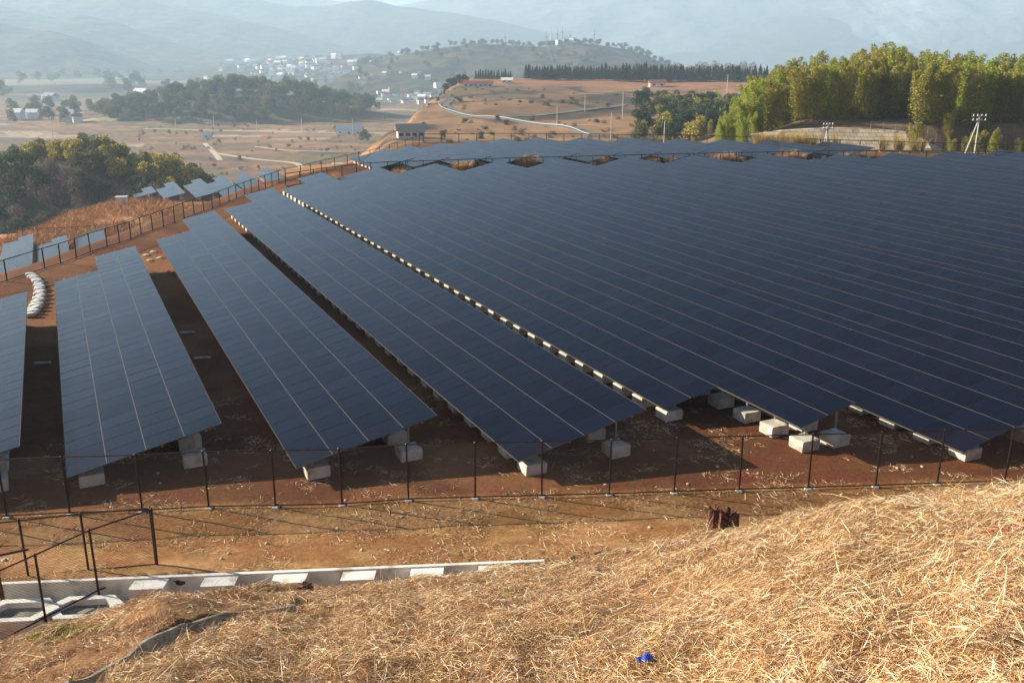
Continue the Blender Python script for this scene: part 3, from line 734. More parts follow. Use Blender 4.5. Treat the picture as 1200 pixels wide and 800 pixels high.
# green moss and weeds on the berm, grass along path edge
def grass_patch(cx, cy, rx, ry, n, h, cols, label, name='grass', ww=(.006, .014), eln=(.7, 1.5)):
    a_ = RNG.uniform(0, 6.28, n); r_ = np.sqrt(RNG.uniform(0, 1, n)); xx = cx + np.cos(a_) * r_ * rx; yy = cy + np.sin(a_) * r_ * ry
    cols = np.array(cols); c = cols[RNG.integers(0, len(cols), n)] * RNG.uniform(.7, 1.25, (n, 1))
    me = blades(xx, yy, H(xx, yy), RNG.uniform(.5, 1.1, n) * h, RNG.uniform(ww[0], ww[1], n), RNG.uniform(0, 6.28, n), RNG.uniform(eln[0], eln[1], n), RNG.uniform(.05, .4, n), c, name)
    return tag(link(name, me, M['straw']), label, 'grass', kind='stuff')
p = hit(85, 740); grass_patch(p[0], p[1], .7, .45, 1500, .10, [(.35, .32, .06), (.42, .36, .10), (.22, .24, .06)], 'patch of short yellow-green grass on the berm')

for (u, v, rx, ry, n_) in [(40, 785, .8, .4, 700), (150, 742, .7, .4, 700), (240, 700, .9, .35, 800), (300, 690, .8, .3, 600), (180, 700, .5, .3, 500), (90, 790, .5, .3, 400), (420, 700, .8, .3, 400)]:
    p = hit(u, v); grass_patch(p[0], p[1], rx, ry, n_, .16, [(.16, .075, .04), (.24, .12, .06), (.34, .2, .1)], 'matted reddish brown dead weeds on the berm and bank', ww=(.004, .009), eln=(.2, 1.3))

# small things on the bank
def rock(u, v, s, label, mt='rock', sq=.7, name='rock'):
    p = hit(u, v); bm = bmesh.new(); bmesh.ops.create_icosphere(bm, subdivisions=3, radius=1)
    sd = random.random() * 50
    for q in bm.verts:
        f_ = 1 + .5 * (float(fbm(q.co.x * 1.3 + sd, q.co.y * 1.3 + q.co.z * 1.7, 3, 7)) - .5)
        q.co = Vector((q.co.x * s * f_, q.co.y * s * .8 * f_, q.co.z * s * sq * f_))
    me = bpy.data.meshes.new(name); bm.to_mesh(me); bm.free()
    for pl in me.polygons: pl.use_smooth = True
    o = link(name, me, M[mt], loc=(p[0], p[1], p[2] + s * .35)); tag(o, label, name.replace('_', ' ')); return o
rock(908, 724, .075, 'pale rounded stone lying in the straw right of centre'); rock(972, 788, .09, 'tan rounded stone half buried near the bottom edge of the photo')
def shell_thing(u, v, r, h, label, lean):
    p = hit(u, v) if v > 634 else np.array([*atz(u, v, .1)[:2], .1]); p[2] = float(H(p[0], p[1]))
    root = empty('tree_stump', p); root.rotation_euler = (lean[0], lean[1], random.uniform(0, 3)); tag(root, label, 'tree stump')
    bm = bmesh.new(); n = 22; rings = []
    hs_ = [-.2, .0, .1, .3, .55, .8, 1.0, .97]
    for kk, hh in enumerate(hs_):
        ring = []
        for i_ in range(n):
            a_ = i_ * 2 * math.pi / n; rad = r * (1.25 - .3 * min(1, max(hh, 0) * 3)) * (1 + .22 * (float(vnoise(i_ * .7 + 10 * r, hh * 2 + 3, 3)) - .5) + .09 * math.sin(i_ * 2.3))
            top = (1 + .25 * (float(vnoise(i_ * .9, 1.5 + r * 9, 8)) - .5)) if hh > .9 else 1
            if kk == 7: rad *= .55
            ring.append(bm.verts.new((rad * math.cos(a_), rad * math.sin(a_), h * hh * top * (1 if kk < 7 else .88))))
        rings.append(ring)
    for a_, b_ in zip(rings[:-1], rings[1:]):
        for i_ in range(n): bm.faces.new((a_[i_], a_[(i_ + 1) % n], b_[(i_ + 1) % n], b_[i_]))
    bm.faces.new(rings[-1])
    me = bpy.data.meshes.new('stump_wood'); bm.to_mesh(me); bm.free(); link('stump_wood', me, M['stump'], root)
    mb = MB()
    for k in range(5):
        a_ = random.uniform(0, 6.28); mb.bar((r * .5 * math.cos(a_), r * .5 * math.sin(a_), h * .9), (r * .9 * math.cos(a_), r * .9 * math.sin(a_), h * random.uniform(1.02, 1.15)), r * .12, 5, r * .03)
    link('splinters', mb.mesh('splinters'), M['stump'], root)
shell_thing(834, 629, .15, .86, 'slim dark brown rotten stump, left one of the pair at the bank crest', (.0, -.05))
shell_thing(854, 627, .27, .66, 'squat wide reddish brown stump, right one of the pair at the bank crest', (.0, .12))
stm = []
for k in range(3):
    bm = bmesh.new(); bmesh.ops.create_icosphere(bm, subdivisions=2, radius=1)
    for q in bm.verts:
        f_ = 1 + .7 * (float(fbm(q.co.x * 1.6 + k * 9, q.co.y * 1.6 + q.co.z, 2, 7)) - .5); q.co = Vector((q.co.x * f_, q.co.y * .8 * f_, q.co.z * .6 * f_))
    me = bpy.data.meshes.new('stone'); bm.to_mesh(me); bm.free(); me.materials.append(M['rock']); stm.append(me)
for k in range(90):
    x, y = random.uniform(-14, 20), random.uniform(22, 31)
    if float(H(x, y)) > .6: continue
    o = bpy.data.objects.new('stone', stm[k % 3]); COL.objects.link(o); r_ = random.uniform(.025, .07); o.scale = (r_, r_, r_); o.location = (x, y, float(H(x, y)) + r_ * .2); o.rotation_euler = (0, 0, random.uniform(0, 6))
    tag(o, 'small stone lying loose on the dirt near the long front fence', 'stone', 'small stones on the dirt')
# dark root clods
def clod(u, v, s, label):
    p = hit(u, v); root = empty('root_clod', (p[0], p[1], p[2])); tag(root, label, 'root clod')
    bm = bmesh.new(); bmesh.ops.create_icosphere(bm, subdivisions=3, radius=1); sd = random.random() * 90
    for q in bm.verts:
        f_ = 1 + 1.1 * (float(fbm(q.co.x * 2 + sd, q.co.y * 2 + q.co.z * 2.3, 3, 17)) - .5)
        q.co = Vector((q.co.x * s * 1.3 * f_, q.co.y * s * f_, (q.co.z * .6 + .3) * s * f_))
    me = bpy.data.meshes.new('soil_lump'); bm.to_mesh(me); bm.free(); link('soil_lump', me, M['stump'], root)
    mb = MB()
    for k in range(16):
        a_ = random.uniform(0, 6.28); l_ = s * random.uniform(1.1, 2.0); e_ = random.uniform(.0, 1.3)
        mb.bar((0, 0, s * .3), (l_ * math.cos(a_) * math.cos(e_), l_ * math.sin(a_) * math.cos(e_), s * .3 + l_ * math.sin(e_)), s * .08, 5, s * .02)
    link('roots', mb.mesh('roots'), M['stump'], root)
clod(702, 650, .09, 'small dark root clod left on the dirt path beyond the bank crest'); clod(635, 660, .10, 'dark brown root clod at the right end of the concrete path wall')
clod(357, 689, .13, 'dark root clod lying against the front of the concrete path wall'); clod(212, 682, .16, 'largest dark root clod, on top of the berm at the left end of the wall'); clod(432, 727, .06, 'tiny dark root clod alone in the straw below the concrete path wall')
# blue scrap
p = hit(757, 776); root = tag(empty('bottle_cap', (p[0], p[1], p[2] + .04)), 'small crumpled blue plastic scrap lying in the straw', 'plastic scrap'); root.rotation_euler = (.4, .3, .4)
mb = MB(); mb.bar((0, 0, 0), (0, 0, .06), .055, 12, .05); mb.bar((0, 0, .06), (0, 0, .07), .05, 12, .03); link('cap', mb.mesh('cap'), M['blue'], root)
mb = MB(); mb.box(-.10, .02, -.03, .03, -.02, .0); link('torn_strip', mb.mesh('torn_strip'), M['blue'], root)
# red weeds on the right
p = hit(1182, 628); n = 60
mb = MB()
for k in range(n):
    x_ = random.gauss(0, .22); y_ = random.gauss(0, .06); a_ = random.uniform(0, 6.28); l_ = random.uniform(.03, .07)
    z_ = float(H(p[0] + x_, p[1] + y_)) - p[2] + .05 + random.uniform(0, .05)
    c_, s_ = math.cos(a_) * l_, math.sin(a_) * l_
    mb.add([(x_ - c_, y_ - s_, z_), (x_ + s_ * .4, y_ - c_ * .4, z_ + .012), (x_ + c_, y_ + s_, z_ + .01), (x_ - s_ * .4, y_ + c_ * .4, z_ + .02)], [[0, 1, 2, 3]])
tag(link('red_weed', mb.mesh('red_weed'), M['redleaf'], loc=p), 'creeping weed with red winter leaves in the straw at the right photo edge', 'weed', kind='stuff')

# ------------------------------------------------------------------ sandbags
bagm = []
for k in range(3):
    bm = bmesh.new(); bmesh.ops.create_uvsphere(bm, u_segments=14, v_segments=9, radius=1)
    for q in bm.verts:
        x_, y_, z_ = q.co; f_ = 1 + .25 * (float(fbm(x_ * 2 + k * 7, y_ * 2 + z_ * 2, 2, 5)) - .5)
        q.co = Vector((math.copysign(abs(x_) ** .6, x_) * .36 * f_, math.copysign(abs(y_) ** .6, y_) * .22 * f_, math.copysign(abs(z_) ** .7, z_) * .13 * f_))
    me = bpy.data.meshes.new('sandbag'); bm.to_mesh(me); bm.free(); me.materials.append(M['bag'])
    for pl in me.polygons: pl.use_smooth = True
    bagm.append(me)
cur = [(37, 325), (42, 329), (45, 333), (46, 338), (47, 343), (47, 348), (46, 353), (44, 358), (42, 362), (39, 366), (35, 370)]
for k, (u, v) in enumerate(cur):
    for side in (-1, 1):
        p = atz(u + side * 1.1, v + side * 1.4); o = bpy.data.objects.new('sandbag', bagm[(k + side) % 3]); COL.objects.link(o)
        o.location = (p[0], p[1], .12 + (.02 if side > 0 else 0)); o.rotation_euler = (random.uniform(-.1, .1), random.uniform(-.1, .1), random.uniform(-.4, .4) + .2)
        o.scale = (.8, .8, .8); tag(o, 'white sandbag in the curved line of bags beside the leftmost solar table', 'sandbag', 'white sandbags in a curved line')
# pale rubble
for k, (u, v) in enumerate([(172, 300), (180, 296), (176, 306), (188, 303)]):
    p = atz(u, v); bm = bmesh.new(); bmesh.ops.create_icosphere(bm, subdivisions=2, radius=1)
    for q in bm.verts:
        f_ = 1 + .6 * (float(fbm(q.co.x * 1.7 + k * 9, q.co.y * 1.7 + q.co.z, 2, 7)) - .5); q.co = Vector((q.co.x * .26 * f_, q.co.y * .2 * f_, q.co.z * .09 * f_))
    me = bpy.data.meshes.new('rock'); bm.to_mesh(me); bm.free()
    tag(link('rock', me, M['rock'], loc=(p[0], p[1], .05)), 'flat pale stone on the bare earth between the first two complete solar tables', 'rock', 'flat pale stones between the tables')
# short pale pipes in the dark aisles
for (u, v, lb) in [(50, 427, 'short pale pipe end lying in the dark aisle left of the first complete solar table'), (237, 421, 'short pale pipe end in the dark aisle right of the first complete solar table'), (220, 391, 'short pale pipe end farther up the dark aisle right of the first complete table')]:
    p = atz(u, v); mb = MB(); mb.bar((-.33, 0, .06), (.33, .09, .07), .055, 10); tag(link('pipe', mb.mesh('pipe'), M['concrete'], loc=(p[0], p[1], 0)), lb, 'pipe')

# ------------------------------------------------------------------ trees and shrubs
def leaf_cloud(pts, size, cols, seedcol=None, up=0.0, name='crown', shade=None, aspect=.6):
    n = len(pts); rg = RNG
    a_ = rg.normal(0, 1, (n, 3)); a_ /= np.linalg.norm(a_, axis=1)[:, None]
    b_ = rg.normal(0, 1, (n, 3)); b_[:, 2] += up; b_ -= (b_ * a_).sum(1)[:, None] * a_; b_ /= np.linalg.norm(b_, axis=1)[:, None] + 1e-9
    s = (rg.uniform(.6, 1.4, n) * size)[:, None]
    V = np.stack([pts - a_ * s * aspect * .5, pts + b_ * s * .5, pts + a_ * s * aspect * .5, pts - b_ * s * .5], 1).reshape(-1, 3)
    F = np.arange(n * 4).reshape(-1, 4)
    cols = np.array(cols); c = cols[rg.integers(0, len(cols), n)] * rg.uniform(.75, 1.25, (n, 1))
    return npmesh(name, V, F, col=np.repeat(c, 4, axis=0))
def lobes_pts(lobes, per, flat=1.0):
    out = []
    for (x, y, z, r) in lobes:
        m = int(per * r * r); d = RNG.normal(0, 1, (m, 3)); d /= np.linalg.norm(d, axis=1)[:, None]
        rad = r * RNG.uniform(.45, 1.05, m) ** .6
        out.append(np.array([x, y, z]) + d * rad[:, None] * [1, 1, flat])
    return np.vstack(out)
def make_broad(hh, wd, cols, n=1700, leaf=.38, nl=11, bare=False, name='tree', cyl=.45, seed=1):
    rg = random.Random(seed); lobes = []
    for k in range(nl):
        a_ = rg.uniform(0, 6.28); zf = rg.uniform(.32, .9); rr_ = wd * .5 * math.sqrt(max(.05, 1 - ((zf - .5) / .55) ** 2)) * rg.uniform(.3, .8)
        lobes.append((rr_ * math.cos(a_), rr_ * math.sin(a_), hh * zf, wd * rg.uniform(.17, .27)))
    lobes.append((0, 0, hh * .62, wd * .3)); tot = sum(l[3] ** 2 for l in lobes)
    pts = lobes_pts(lobes, n / tot, .85)
    me_c = leaf_cloud(pts, leaf, cols, aspect=.7); me_c.materials.append(M['leaf'])
    mb = MB(); mb.bar((0, 0, -1.0), (0, 0, hh * .45), hh * .028, 7, hh * .02); mb.bar((0, 0, hh * .45), (0, 0, hh * .8), hh * .02, 6, hh * .006)
    for l in lobes[:8]:
        z0 = hh * rg.uniform(.25, .5); mb.bar((0, 0, z0), (l[0], l[1], l[2]), hh * .011, 5, hh * .004)
    me_t = mb.mesh('trunk'); me_t.materials.append(M['bark'])
    return me_c, me_t
def make_conifer(hh, wd, cols, n=1500, leaf=.4, seed=1):
    zf = RNG.beta(1.2, 1.6, n); rad = wd * .5 * (1 - zf) ** .8 * (.75 + .25 * np.sin(zf * 40)) * RNG.uniform(.35, 1, n) ** .4
    a_ = RNG.uniform(0, 6.28, n); rad *= 1 + .25 * np.sin(a_ * 3 + seed)
    pts = np.stack([rad * np.cos(a_), rad * np.sin(a_), hh * (.12 + .88 * zf)], -1)
    me_c = leaf_cloud(pts, leaf, cols, aspect=.7); me_c.materials.append(M['leaf'])
    mb = MB(); mb.bar((0, 0, -.8), (0, 0, hh * .95), hh * .022, 7, hh * .004); me_t = mb.mesh('trunk'); me_t.materials.append(M['bark'])
    return me_c, me_t
def make_bamboo(hh, cols, n=2300, leaf=.34, seed=1):
    """a few arching culms with a plume of leaves"""
    rg = random.Random(seed); pts = []; mb = MB()
    for k in range(5):
        a_ = rg.uniform(0, 6.28); lean = rg.uniform(.03, .16) * hh; h1 = hh * rg.uniform(.78, 1.02); bx, by = rg.uniform(-.5, .5), rg.uniform(-.5, .5)
        ex, ey = lean * math.cos(a_), lean * math.sin(a_)
        prev = None
        for j in range(9):
            t = j / 8; c = (bx + ex * t ** 2.2, by + ey * t ** 2.2, h1 * (t - .10 * t ** 5))
            if prev is not None: mb.bar(prev, c, .05 * (1 - .8 * t), 5, .05 * (1 - .8 * t - .08))
            prev = c
        m = n // 5; t = RNG.beta(1.7, 1.3, m) * .92 + .1
        t = np.round(t * 14) / 14 + RNG.normal(0, .022, m)
        wdt = hh * .12 * (np.sin(np.clip(t, 0, 1) ** .8 * math.pi * .80 + .3)).clip(.30, 1)
        aa = RNG.uniform(0, 6.28, m); rad = wdt * RNG.uniform(.1, 1, m) ** .6 * (1 + .35 * np.sin(aa * 2 + k))
        pts.append(np.stack([bx + ex * t ** 2.2 + rad * np.cos(aa), by + ey * t ** 2.2 + rad * np.sin(aa), h1 * (t - .10 * t ** 5) - rad * .75], -1))
    me_c = leaf_cloud(np.vstack(pts), leaf, cols, aspect=.4, up=-1.0); me_c.materials.append(M['leaf'])
    me_t = mb.mesh('culm'); me_t.materials.append(M['bark'])
    return me_c, me_t
DK = [(.022, .040, .014), (.035, .056, .020), (.055, .070, .026)]
EV = [(.075, .10, .03), (.11, .13, .035), (.05, .07, .025), (.15, .16, .045)]
YG = [(.40, .36, .05), (.52, .44, .07), (.26, .26, .045), (.58, .42, .08)]
BB = [(.24, .27, .04), (.33, .32, .05), (.15, .18, .03), (.40, .34, .06), (.34, .22, .06)]
BB2 = [(.30, .35, .045), (.38, .39, .06), (.20, .25, .035)]
BR = [(.17, .12, .09), (.13, .095, .075), (.22, .17, .13)]
OR = [(.25, .15, .05), (.18, .13, .05)]
protos = {
    'dark': [make_broad(9, 7, DK, 1700, .5, seed=k) for k in range(3)], 'ever': [make_broad(9, 7.5, EV, 1700, .5, seed=10 + k) for k in range(3)],
    'mix': [make_broad(9, 7, EV + BR, 1500, .5, seed=14 + k) for k in range(2)],
    'ygreen': [make_broad(9, 6, YG + EV[:1], 1700, .48, seed=20 + k) for k in range(2)], 'bare': [make_broad(7, 7, BR, 1300, .36, seed=30 + k) for k in range(2)],
    'conif': [make_conifer(12, 4.5, DK, 1500, .6, k) for k in range(3)],
    'bamboo': [make_bamboo(13, BB, 6000, leaf=.32, seed=40 + k) for k in range(4)], 'bamboo2': [make_bamboo(13, BB2, 6000, leaf=.32, seed=50 + k) for k in range(2)],
}
NAME = {'dark': 'evergreen_tree', 'ever': 'leafy_tree', 'mix': 'broadleaf_tree', 'ygreen': 'yellow_green_tree', 'bare': 'bare_tree', 'conif': 'cedar_tree', 'bamboo': 'bamboo', 'bamboo2': 'bamboo'}
def plant(kind, x, y, s, label, group, z=None, parts=True, sz=1.0, z_off=-.3):
    mc, mt = random.choice(protos[kind]); z = float(H(x, y)) if z is None else z
    cat = 'bamboo' if 'bamboo' in kind else 'tree'
    if parts:
        root = bpy.data.objects.new(NAME[kind], None); COL.objects.link(root)
        for nm, m_ in (('foliage' if cat == 'bamboo' else 'crown', mc), ('culm' if cat == 'bamboo' else 'trunk', mt)):
            o = bpy.data.objects.new(nm, m_); COL.objects.link(o); o.parent = root
    else:
        root = bpy.data.objects.new(NAME[kind], mc); COL.objects.link(root)
    root.location = (x, y, z + z_off); root.rotation_euler = (random.uniform(-.05, .05), random.uniform(-.05, .05), random.uniform(0, 6.28)); root.scale = (s, s, s * sz)
    tag(root, label, cat, group); return root
def U(a_, b_): return random.uniform(a_, b_)
# bamboo grove on the right
tops = [(845, 150), (860, 118), (880, 92), (905, 78), (930, 66), (970, 60), (1010, 52), (1060, 50), (1110, 58), (1160, 60), (1200, 66), (1320, 60)]
cnt = 0
for row, Yr in enumerate([147, 153, 159, 166, 174, 183]):
    u = 850 + row * 6
    while u < 1330:
        Y_ = Yr + U(-3, 3); ub = u + U(-4, 4); x = uY(ub, Y_)
        if row == 0 and 900 < ub < 1085: u += 20; continue
        z = float(H(x, Y_)); vt = float(np.interp(ub, [t[0] for t in tops], [t[1] for t in tops])) + U(-9, 6) + (5 - row) * 2.2
        top = CAMZ + (60 - vt) / 1151 * Y_ / 1.0; hgt = max(3.5, min(19, (top - z) * 1.06))
        kind = 'bamboo2' if ub < 905 or random.random() < .2 else 'bamboo'
        lb = 'bright yellow-green bamboo at the left end of the grove' if ub < 905 else 'tall bamboo clump in the yellow-green grove right of the solar field'
        plant(kind, x, Y_, 1, lb, 'bamboo at the left end of the grove' if ub < 905 else 'bamboo clumps of the grove', z=z).scale = (hgt / 13 * 1.1, hgt / 13 * 1.1, hgt / 13)
        u += U(10, 16)
# low bushes in front of the grove at the right edge
for k in range(26):
    ub = U(1085, 1300); Y_ = U(136, 146); plant('bamboo', uY(ub, Y_), Y_, U(.35, .55), 'low bamboo growing down to the fence at the right photo edge', 'low bamboo behind the right fence')
for k in range(9):
    ub = U(845, 905); Y_ = U(142, 150); plant('bamboo2', uY(ub, Y_), Y_, U(.28, .42), 'low bright bamboo at the foot of the left end of the grove', 'low bamboo at the foot of the grove')
# knoll on the left
for k in range(440):
    a_ = U(0, 6.28); r_ = math.sqrt(U(0, 1)) * 1.25; x = -120 + 42 * r_ * math.cos(a_); y = 262 + 34 * r_ * math.sin(a_)
    if x > -88: continue
    front = math.sin(a_) * r_
    if front < -.38: kind, lb = random.choice([('bare', 'grey-brown bare tree on the shaded foot of the left knoll'), ('dark', 'dark evergreen tree on the shaded foot of the left knoll'), ('bare', 'grey-brown bare tree on the shaded foot of the left knoll')])
    elif front < .6: kind, lb = random.choice([('ygreen', 'yellow-green tree on top of the left knoll'), ('ygreen', 'yellow-green tree on top of the left knoll'), ('ygreen', 'yellow-green tree on top of the left knoll'), ('ever', 'mid green tree on top of the left knoll')])
    else: kind, lb = random.choice([('ever', 'mid green tree on top of the left knoll'), ('dark', 'dark evergreen tree on the back of the left knoll')])
    plant(kind, x, y, U(.6, .95), lb, lb.replace(' tree ', ' trees '))
for k in range(34):   # ravine at far left
    x = uY(U(-60, 55), 1); Y_ = U(205, 240); plant(random.choice(['bare', 'bare', 'dark']), x * Y_, Y_, U(.5, .8), 'scrubby bare tree in the ravine at the left photo edge', 'scrubby trees in the left ravine')
# wooded hill
for k in range(230):
    a_ = U(0, 6.28); r_ = math.sqrt(U(0, 1)) * 1.12; x = -238 + 108 * r_ * math.cos(a_); y = 855 + 72 * r_ * math.sin(a_) - 8
    if y > 905: y -= 60
    kind = random.choice(['dark', 'dark', 'ever', 'ever', 'mix']); plant(kind, x, y, U(1.1, 1.8), 'rounded tree of the dark wood on the hill across the valley', 'trees of the wood across the valley', parts=False)
# tree lines on top of the brown hill
def tline(u0, u1, Ya, Yb, n, hpx, lb, kinds=('conif',)):
    for k in range(n):
        t = (k + U(-.3, .3)) / max(1, n - 1); u = u0 + (u1 - u0) * t; Y_ = Ya + (Yb - Ya) * t + U(-8, 8); hgt = hpx * U(.8, 1.1) / 1151 * Y_
        kd = random.choice(kinds); hp = 12 if kd == 'conif' else 9
        x = uY(u, Y_); z = CAMZ - (Ybase(u) - 60) / 1151 * Y_ if False else float(H(x, Y_))
        plant(kd, x, Y_, hgt / hp * 1.15, lb, lb, parts=False, sz=.9, z_off=-.6)
tline(616, 705, 600, 600, 34, 17, 'dark cedar in the left half of the tree line on the brown hill'); tline(706, 800, 600, 590, 34, 20, 'dark cedar in the right half of the tree line on the brown hill')
tline(800, 900, 590, 560, 36, 19, 'dark cedar at the right end of the tree line beside the bamboo grove'); tline(558, 598, 620, 615, 16, 12, 'dark cedar in the small group left of the tree line')
tline(492, 545, 560, 560, 18, 13, 'round dark tree in the dense clump on the left end of the brown hill', ('dark', 'conif'))
tline(420, 426, 620, 620, 2, 14, 'lone dark tree left of the brown hill', ('dark',))
tline(640, 880, 680, 640, 30, 23, 'bare brown tree standing behind the cedar line', ('bare',))
# bamboo and brush right slope of the hill
for k in range(190):
    ub = U(752, 885); Y_ = U(235, 400); lo = (Y_ - 235) / 165
    if ub < 800 and random.random() < .4: continue
    kd = random.choice(['ever', 'dark', 'bamboo', 'ygreen']); plant(kd, uY(ub, Y_), Y_, U(.6, .95) * (1 if kd != 'bamboo' else .7), {'ever': 'green tree in the wood left of the bamboo grove', 'dark': 'dark tree in the wood left of the bamboo grove', 'bamboo': 'bamboo in the wood left of the grove', 'ygreen': 'yellow-green tree in the wood left of the bamboo grove'}[kd], 'trees in the wood left of the grove')
for k in range(380):   # brush on the brown hill
    ub = U(470, 790); Y_ = U(200, 560); n_ = float(vnoise(uY(ub, Y_) * .02, Y_ * .02, 78))
    if n_ < .46 + .2 * random.random(): continue
    plant(random.choice(['bare', 'bare', 'mix']), uY(ub, Y_), Y_, U(.16, .42), 'low brown bush on the slope of the brown hill', 'bushes on the brown hill', sz=.7, z_off=-.8)
for k in range(60):   # far clumps in the valley
    ub = U(-20, 520); Y_ = U(1150, 2400)
    plant(random.choice(['dark', 'mix', 'ever']), uY(ub, Y_), Y_, U(1.2, 2.6), 'distant tree among the fields and houses of the valley', 'distant trees in the valley', parts=False)
for k in range(110):
    ub = U(150, 430); Y_ = U(430, 760); plant(random.choice(['bare', 'bare', 'mix']), uY(ub, Y_), Y_, U(.2, .5), 'small orchard tree in the terraced fields of the valley', 'orchard trees in the valley fields', parts=False, sz=.8)
for k in range(40):
    ub = U(0, 150); Y_ = U(760, 1000)
    plant(random.choice(['dark', 'mix', 'ever']), uY(ub, Y_), Y_, U(.8, 1.6), 'tree near the farm buildings on the left valley floor', 'trees by the left farm buildings', parts=False)
# bushes in the gap between the two solar fields
for k, u in enumerate([380, 438, 462, 535, 545, 612, 622, 655, 705, 712, 770, 790, 845, 862, 872, 925, 935, 948, 1000, 1010]):
    Y_ = 106.5 + (u - 450) * .017; Y_ = float(np.interp(u, [380, 600, 1000], [97, 111.5, 119]))
    n = 420; sz = U(.6, .9) * (1.3 if u in (612, 622, 862, 935) else .85)
    ca = RNG.uniform(0, 6.28, n); rr_ = RNG.uniform(0, .45, n)
    cols = np.array([(.50, .30, .14), (.62, .42, .24), (.42, .22, .10)]) if u not in (612, 622, 535) else np.array([(.50, .34, .08), (.60, .42, .12), (.45, .27, .08)])
    me = blades(rr_ * np.cos(ca), rr_ * np.sin(ca), np.zeros(n), RNG.uniform(.8, 1.9, n) * sz, RNG.uniform(.02, .045, n), ca, RNG.uniform(.9, 1.5, n), RNG.uniform(.05, .4, n), cols[RNG.integers(0, 3, n)], 'dry_grass_tussock')
    lb = 'golden dry grass tussock behind the middle fence, brightest of its row' if u in (612, 622) else 'pinkish dry grass tussock growing between the middle fence and the rear solar tables'
    tag(link('dry_grass_tussock', me, M['straw'], loc=(uY(u, Y_) , Y_, 0)), lb, 'dry grass', 'bright tussocks behind the middle fence' if u in (612, 622) else 'dry tussocks behind the middle fence')
# orange grass on the mound of the lower terrace
n = 110000
uu = RNG.uniform(-60, 340, n); yy = RNG.uniform(140, 300, n); xx = (uu - 600) / 1151 * yy
vv = 60 + 1151 * (13 + 18.5) / yy
up_ = np.interp(uu, [-60, 30, 100, 150, 200, 340], [290, 262, 234, 228, 240, 232]); lo_ = np.interp(uu, [-60, 30, 130, 200, 290, 340], [300, 300, 300, 290, 245, 240])
keep = (vv > up_) & (vv < lo_) & (fbm(xx * .09, yy * .09, 3, 44) > .30); xx, yy = xx[keep], yy[keep]; n = len(xx)
c = np.array([(.46, .20, .06), (.38, .15, .05), (.52, .28, .10), (.30, .13, .05), (.36, .26, .09)])[RNG.integers(0, 5, n)] * RNG.uniform(.8, 1.2, (n, 1))
me = blades(xx, yy, H(xx, yy), RNG.uniform(.5, 1.5, n), RNG.uniform(.05, .12, n), RNG.uniform(0, 6.28, n), RNG.uniform(.8, 1.5, n), RNG.uniform(.1, .5, n), c, 'orange_grass')
tag(link('orange_grass', me, M['straw']), 'rusty orange dry grass covering the mound on the lower terrace', 'grass', kind='stuff')
# pampas in front of the retaining wall
for k in range(26):
    u = U(893, 1000) if k < 20 else U(1040, 1100); Y_ = U(132, 136); n = 200; ca = RNG.uniform(0, 6.28, n)
    me = blades(RNG.uniform(-.3, .3, n), RNG.uniform(-.3, .3, n), np.zeros(n), RNG.uniform(1.2, 2.6, n), RNG.uniform(.03, .06, n), ca, RNG.uniform(1.1, 1.5, n), RNG.uniform(0, .25, n), np.array([(.40, .27, .10), (.50, .36, .16), (.30, .22, .07)])[RNG.integers(0, 3, n)], 'pampas_grass')
    x = uY(u, Y_); tag(link('pampas_grass', me, M['straw'], loc=(x, Y_, float(H(x, Y_)) - .1)), 'tall tan pampas grass plume in front of the pale retaining wall', 'pampas grass', 'pampas grass before the retaining wall')

# ------------------------------------------------------------------ retaining wall by the grove, rail, poles
rw = mat('stone_block_wall', (.45, .38, .28), .9); M['rw'] = rw; b = rw.node_tree.nodes['Principled BSDF']
br = N(rw, 'ShaderNodeTexBrick'); br.inputs['Scale'].default_value = 1.0; br.inputs['Color1'].default_value = (.58, .48, .34, 1); br.inputs['Color2'].default_value = (.44, .36, .25, 1); br.inputs['Mortar'].default_value = (.18, .14, .1, 1)
br.inputs['Brick Width'].default_value = .9; br.inputs['Row Height'].default_value = .5; br.inputs['Mortar Size'].default_value = .03
cr_ = N(rw, 'ShaderNodeCombineXYZ'); sp_ = N(rw, 'ShaderNodeSeparateXYZ'); g_ = N(rw, 'ShaderNodeNewGeometry'); L(rw, g_.outputs['Position'], sp_.inputs[0]); L(rw, sp_.outputs['X'], cr_.inputs[0]); L(rw, sp_.outputs['Z'], cr_.inputs[1])
L(rw, cr_.outputs[0], br.inputs['Vector']); mx = N(rw, 'ShaderNodeMix'); mx.data_type = 'RGBA'; mx.blend_type = 'MULTIPLY'; mx.inputs['Factor'].default_value = .8
nn_ = N(rw, 'ShaderNodeTexNoise'); nn_.inputs['Scale'].default_value = .6; nn_.inputs['Detail'].default_value = 6; L(rw, g_.outputs['Position'], nn_.inputs['Vector']); rp = N(rw, 'ShaderNodeValToRGB'); L(rw, nn_.outputs['Fac'], rp.inputs[0])
rp.color_ramp.elements[0].position = .3; rp.color_ramp.elements[0].color = (.5, .46, .4, 1); rp.color_ramp.elements[1].position = .6
L(rw, br.outputs['Color'], mx.inputs[6]); L(rw, rp.outputs[0], mx.inputs[7]); L(rw, mx.outputs[2], b.inputs['Base Color'])
wl = [(888, 140, 157), (930, 140, 151), (985, 140, 148), (1040, 139, 149), (1082, 138, 152), (1110, 137, 163), (1142, 136, 178)]
V = []; F = []
for (u, Y_, vt) in wl:
    x = uY(u, Y_); zt = CAMZ - (vt - 60) / 1151 * (Y_ + 3); zb = -2.5
    V += [(x, Y_ - 3, zb), (x, Y_ + 3, zt), (x, Y_ + 4, zt), (x, Y_ + 4, zb)]
for i_ in range(len(wl) - 1):
    for k in range(4): F.append((i_ * 4 + k, (i_ + 1) * 4 + k, (i_ + 1) * 4 + (k + 1) % 4, i_ * 4 + (k + 1) % 4))
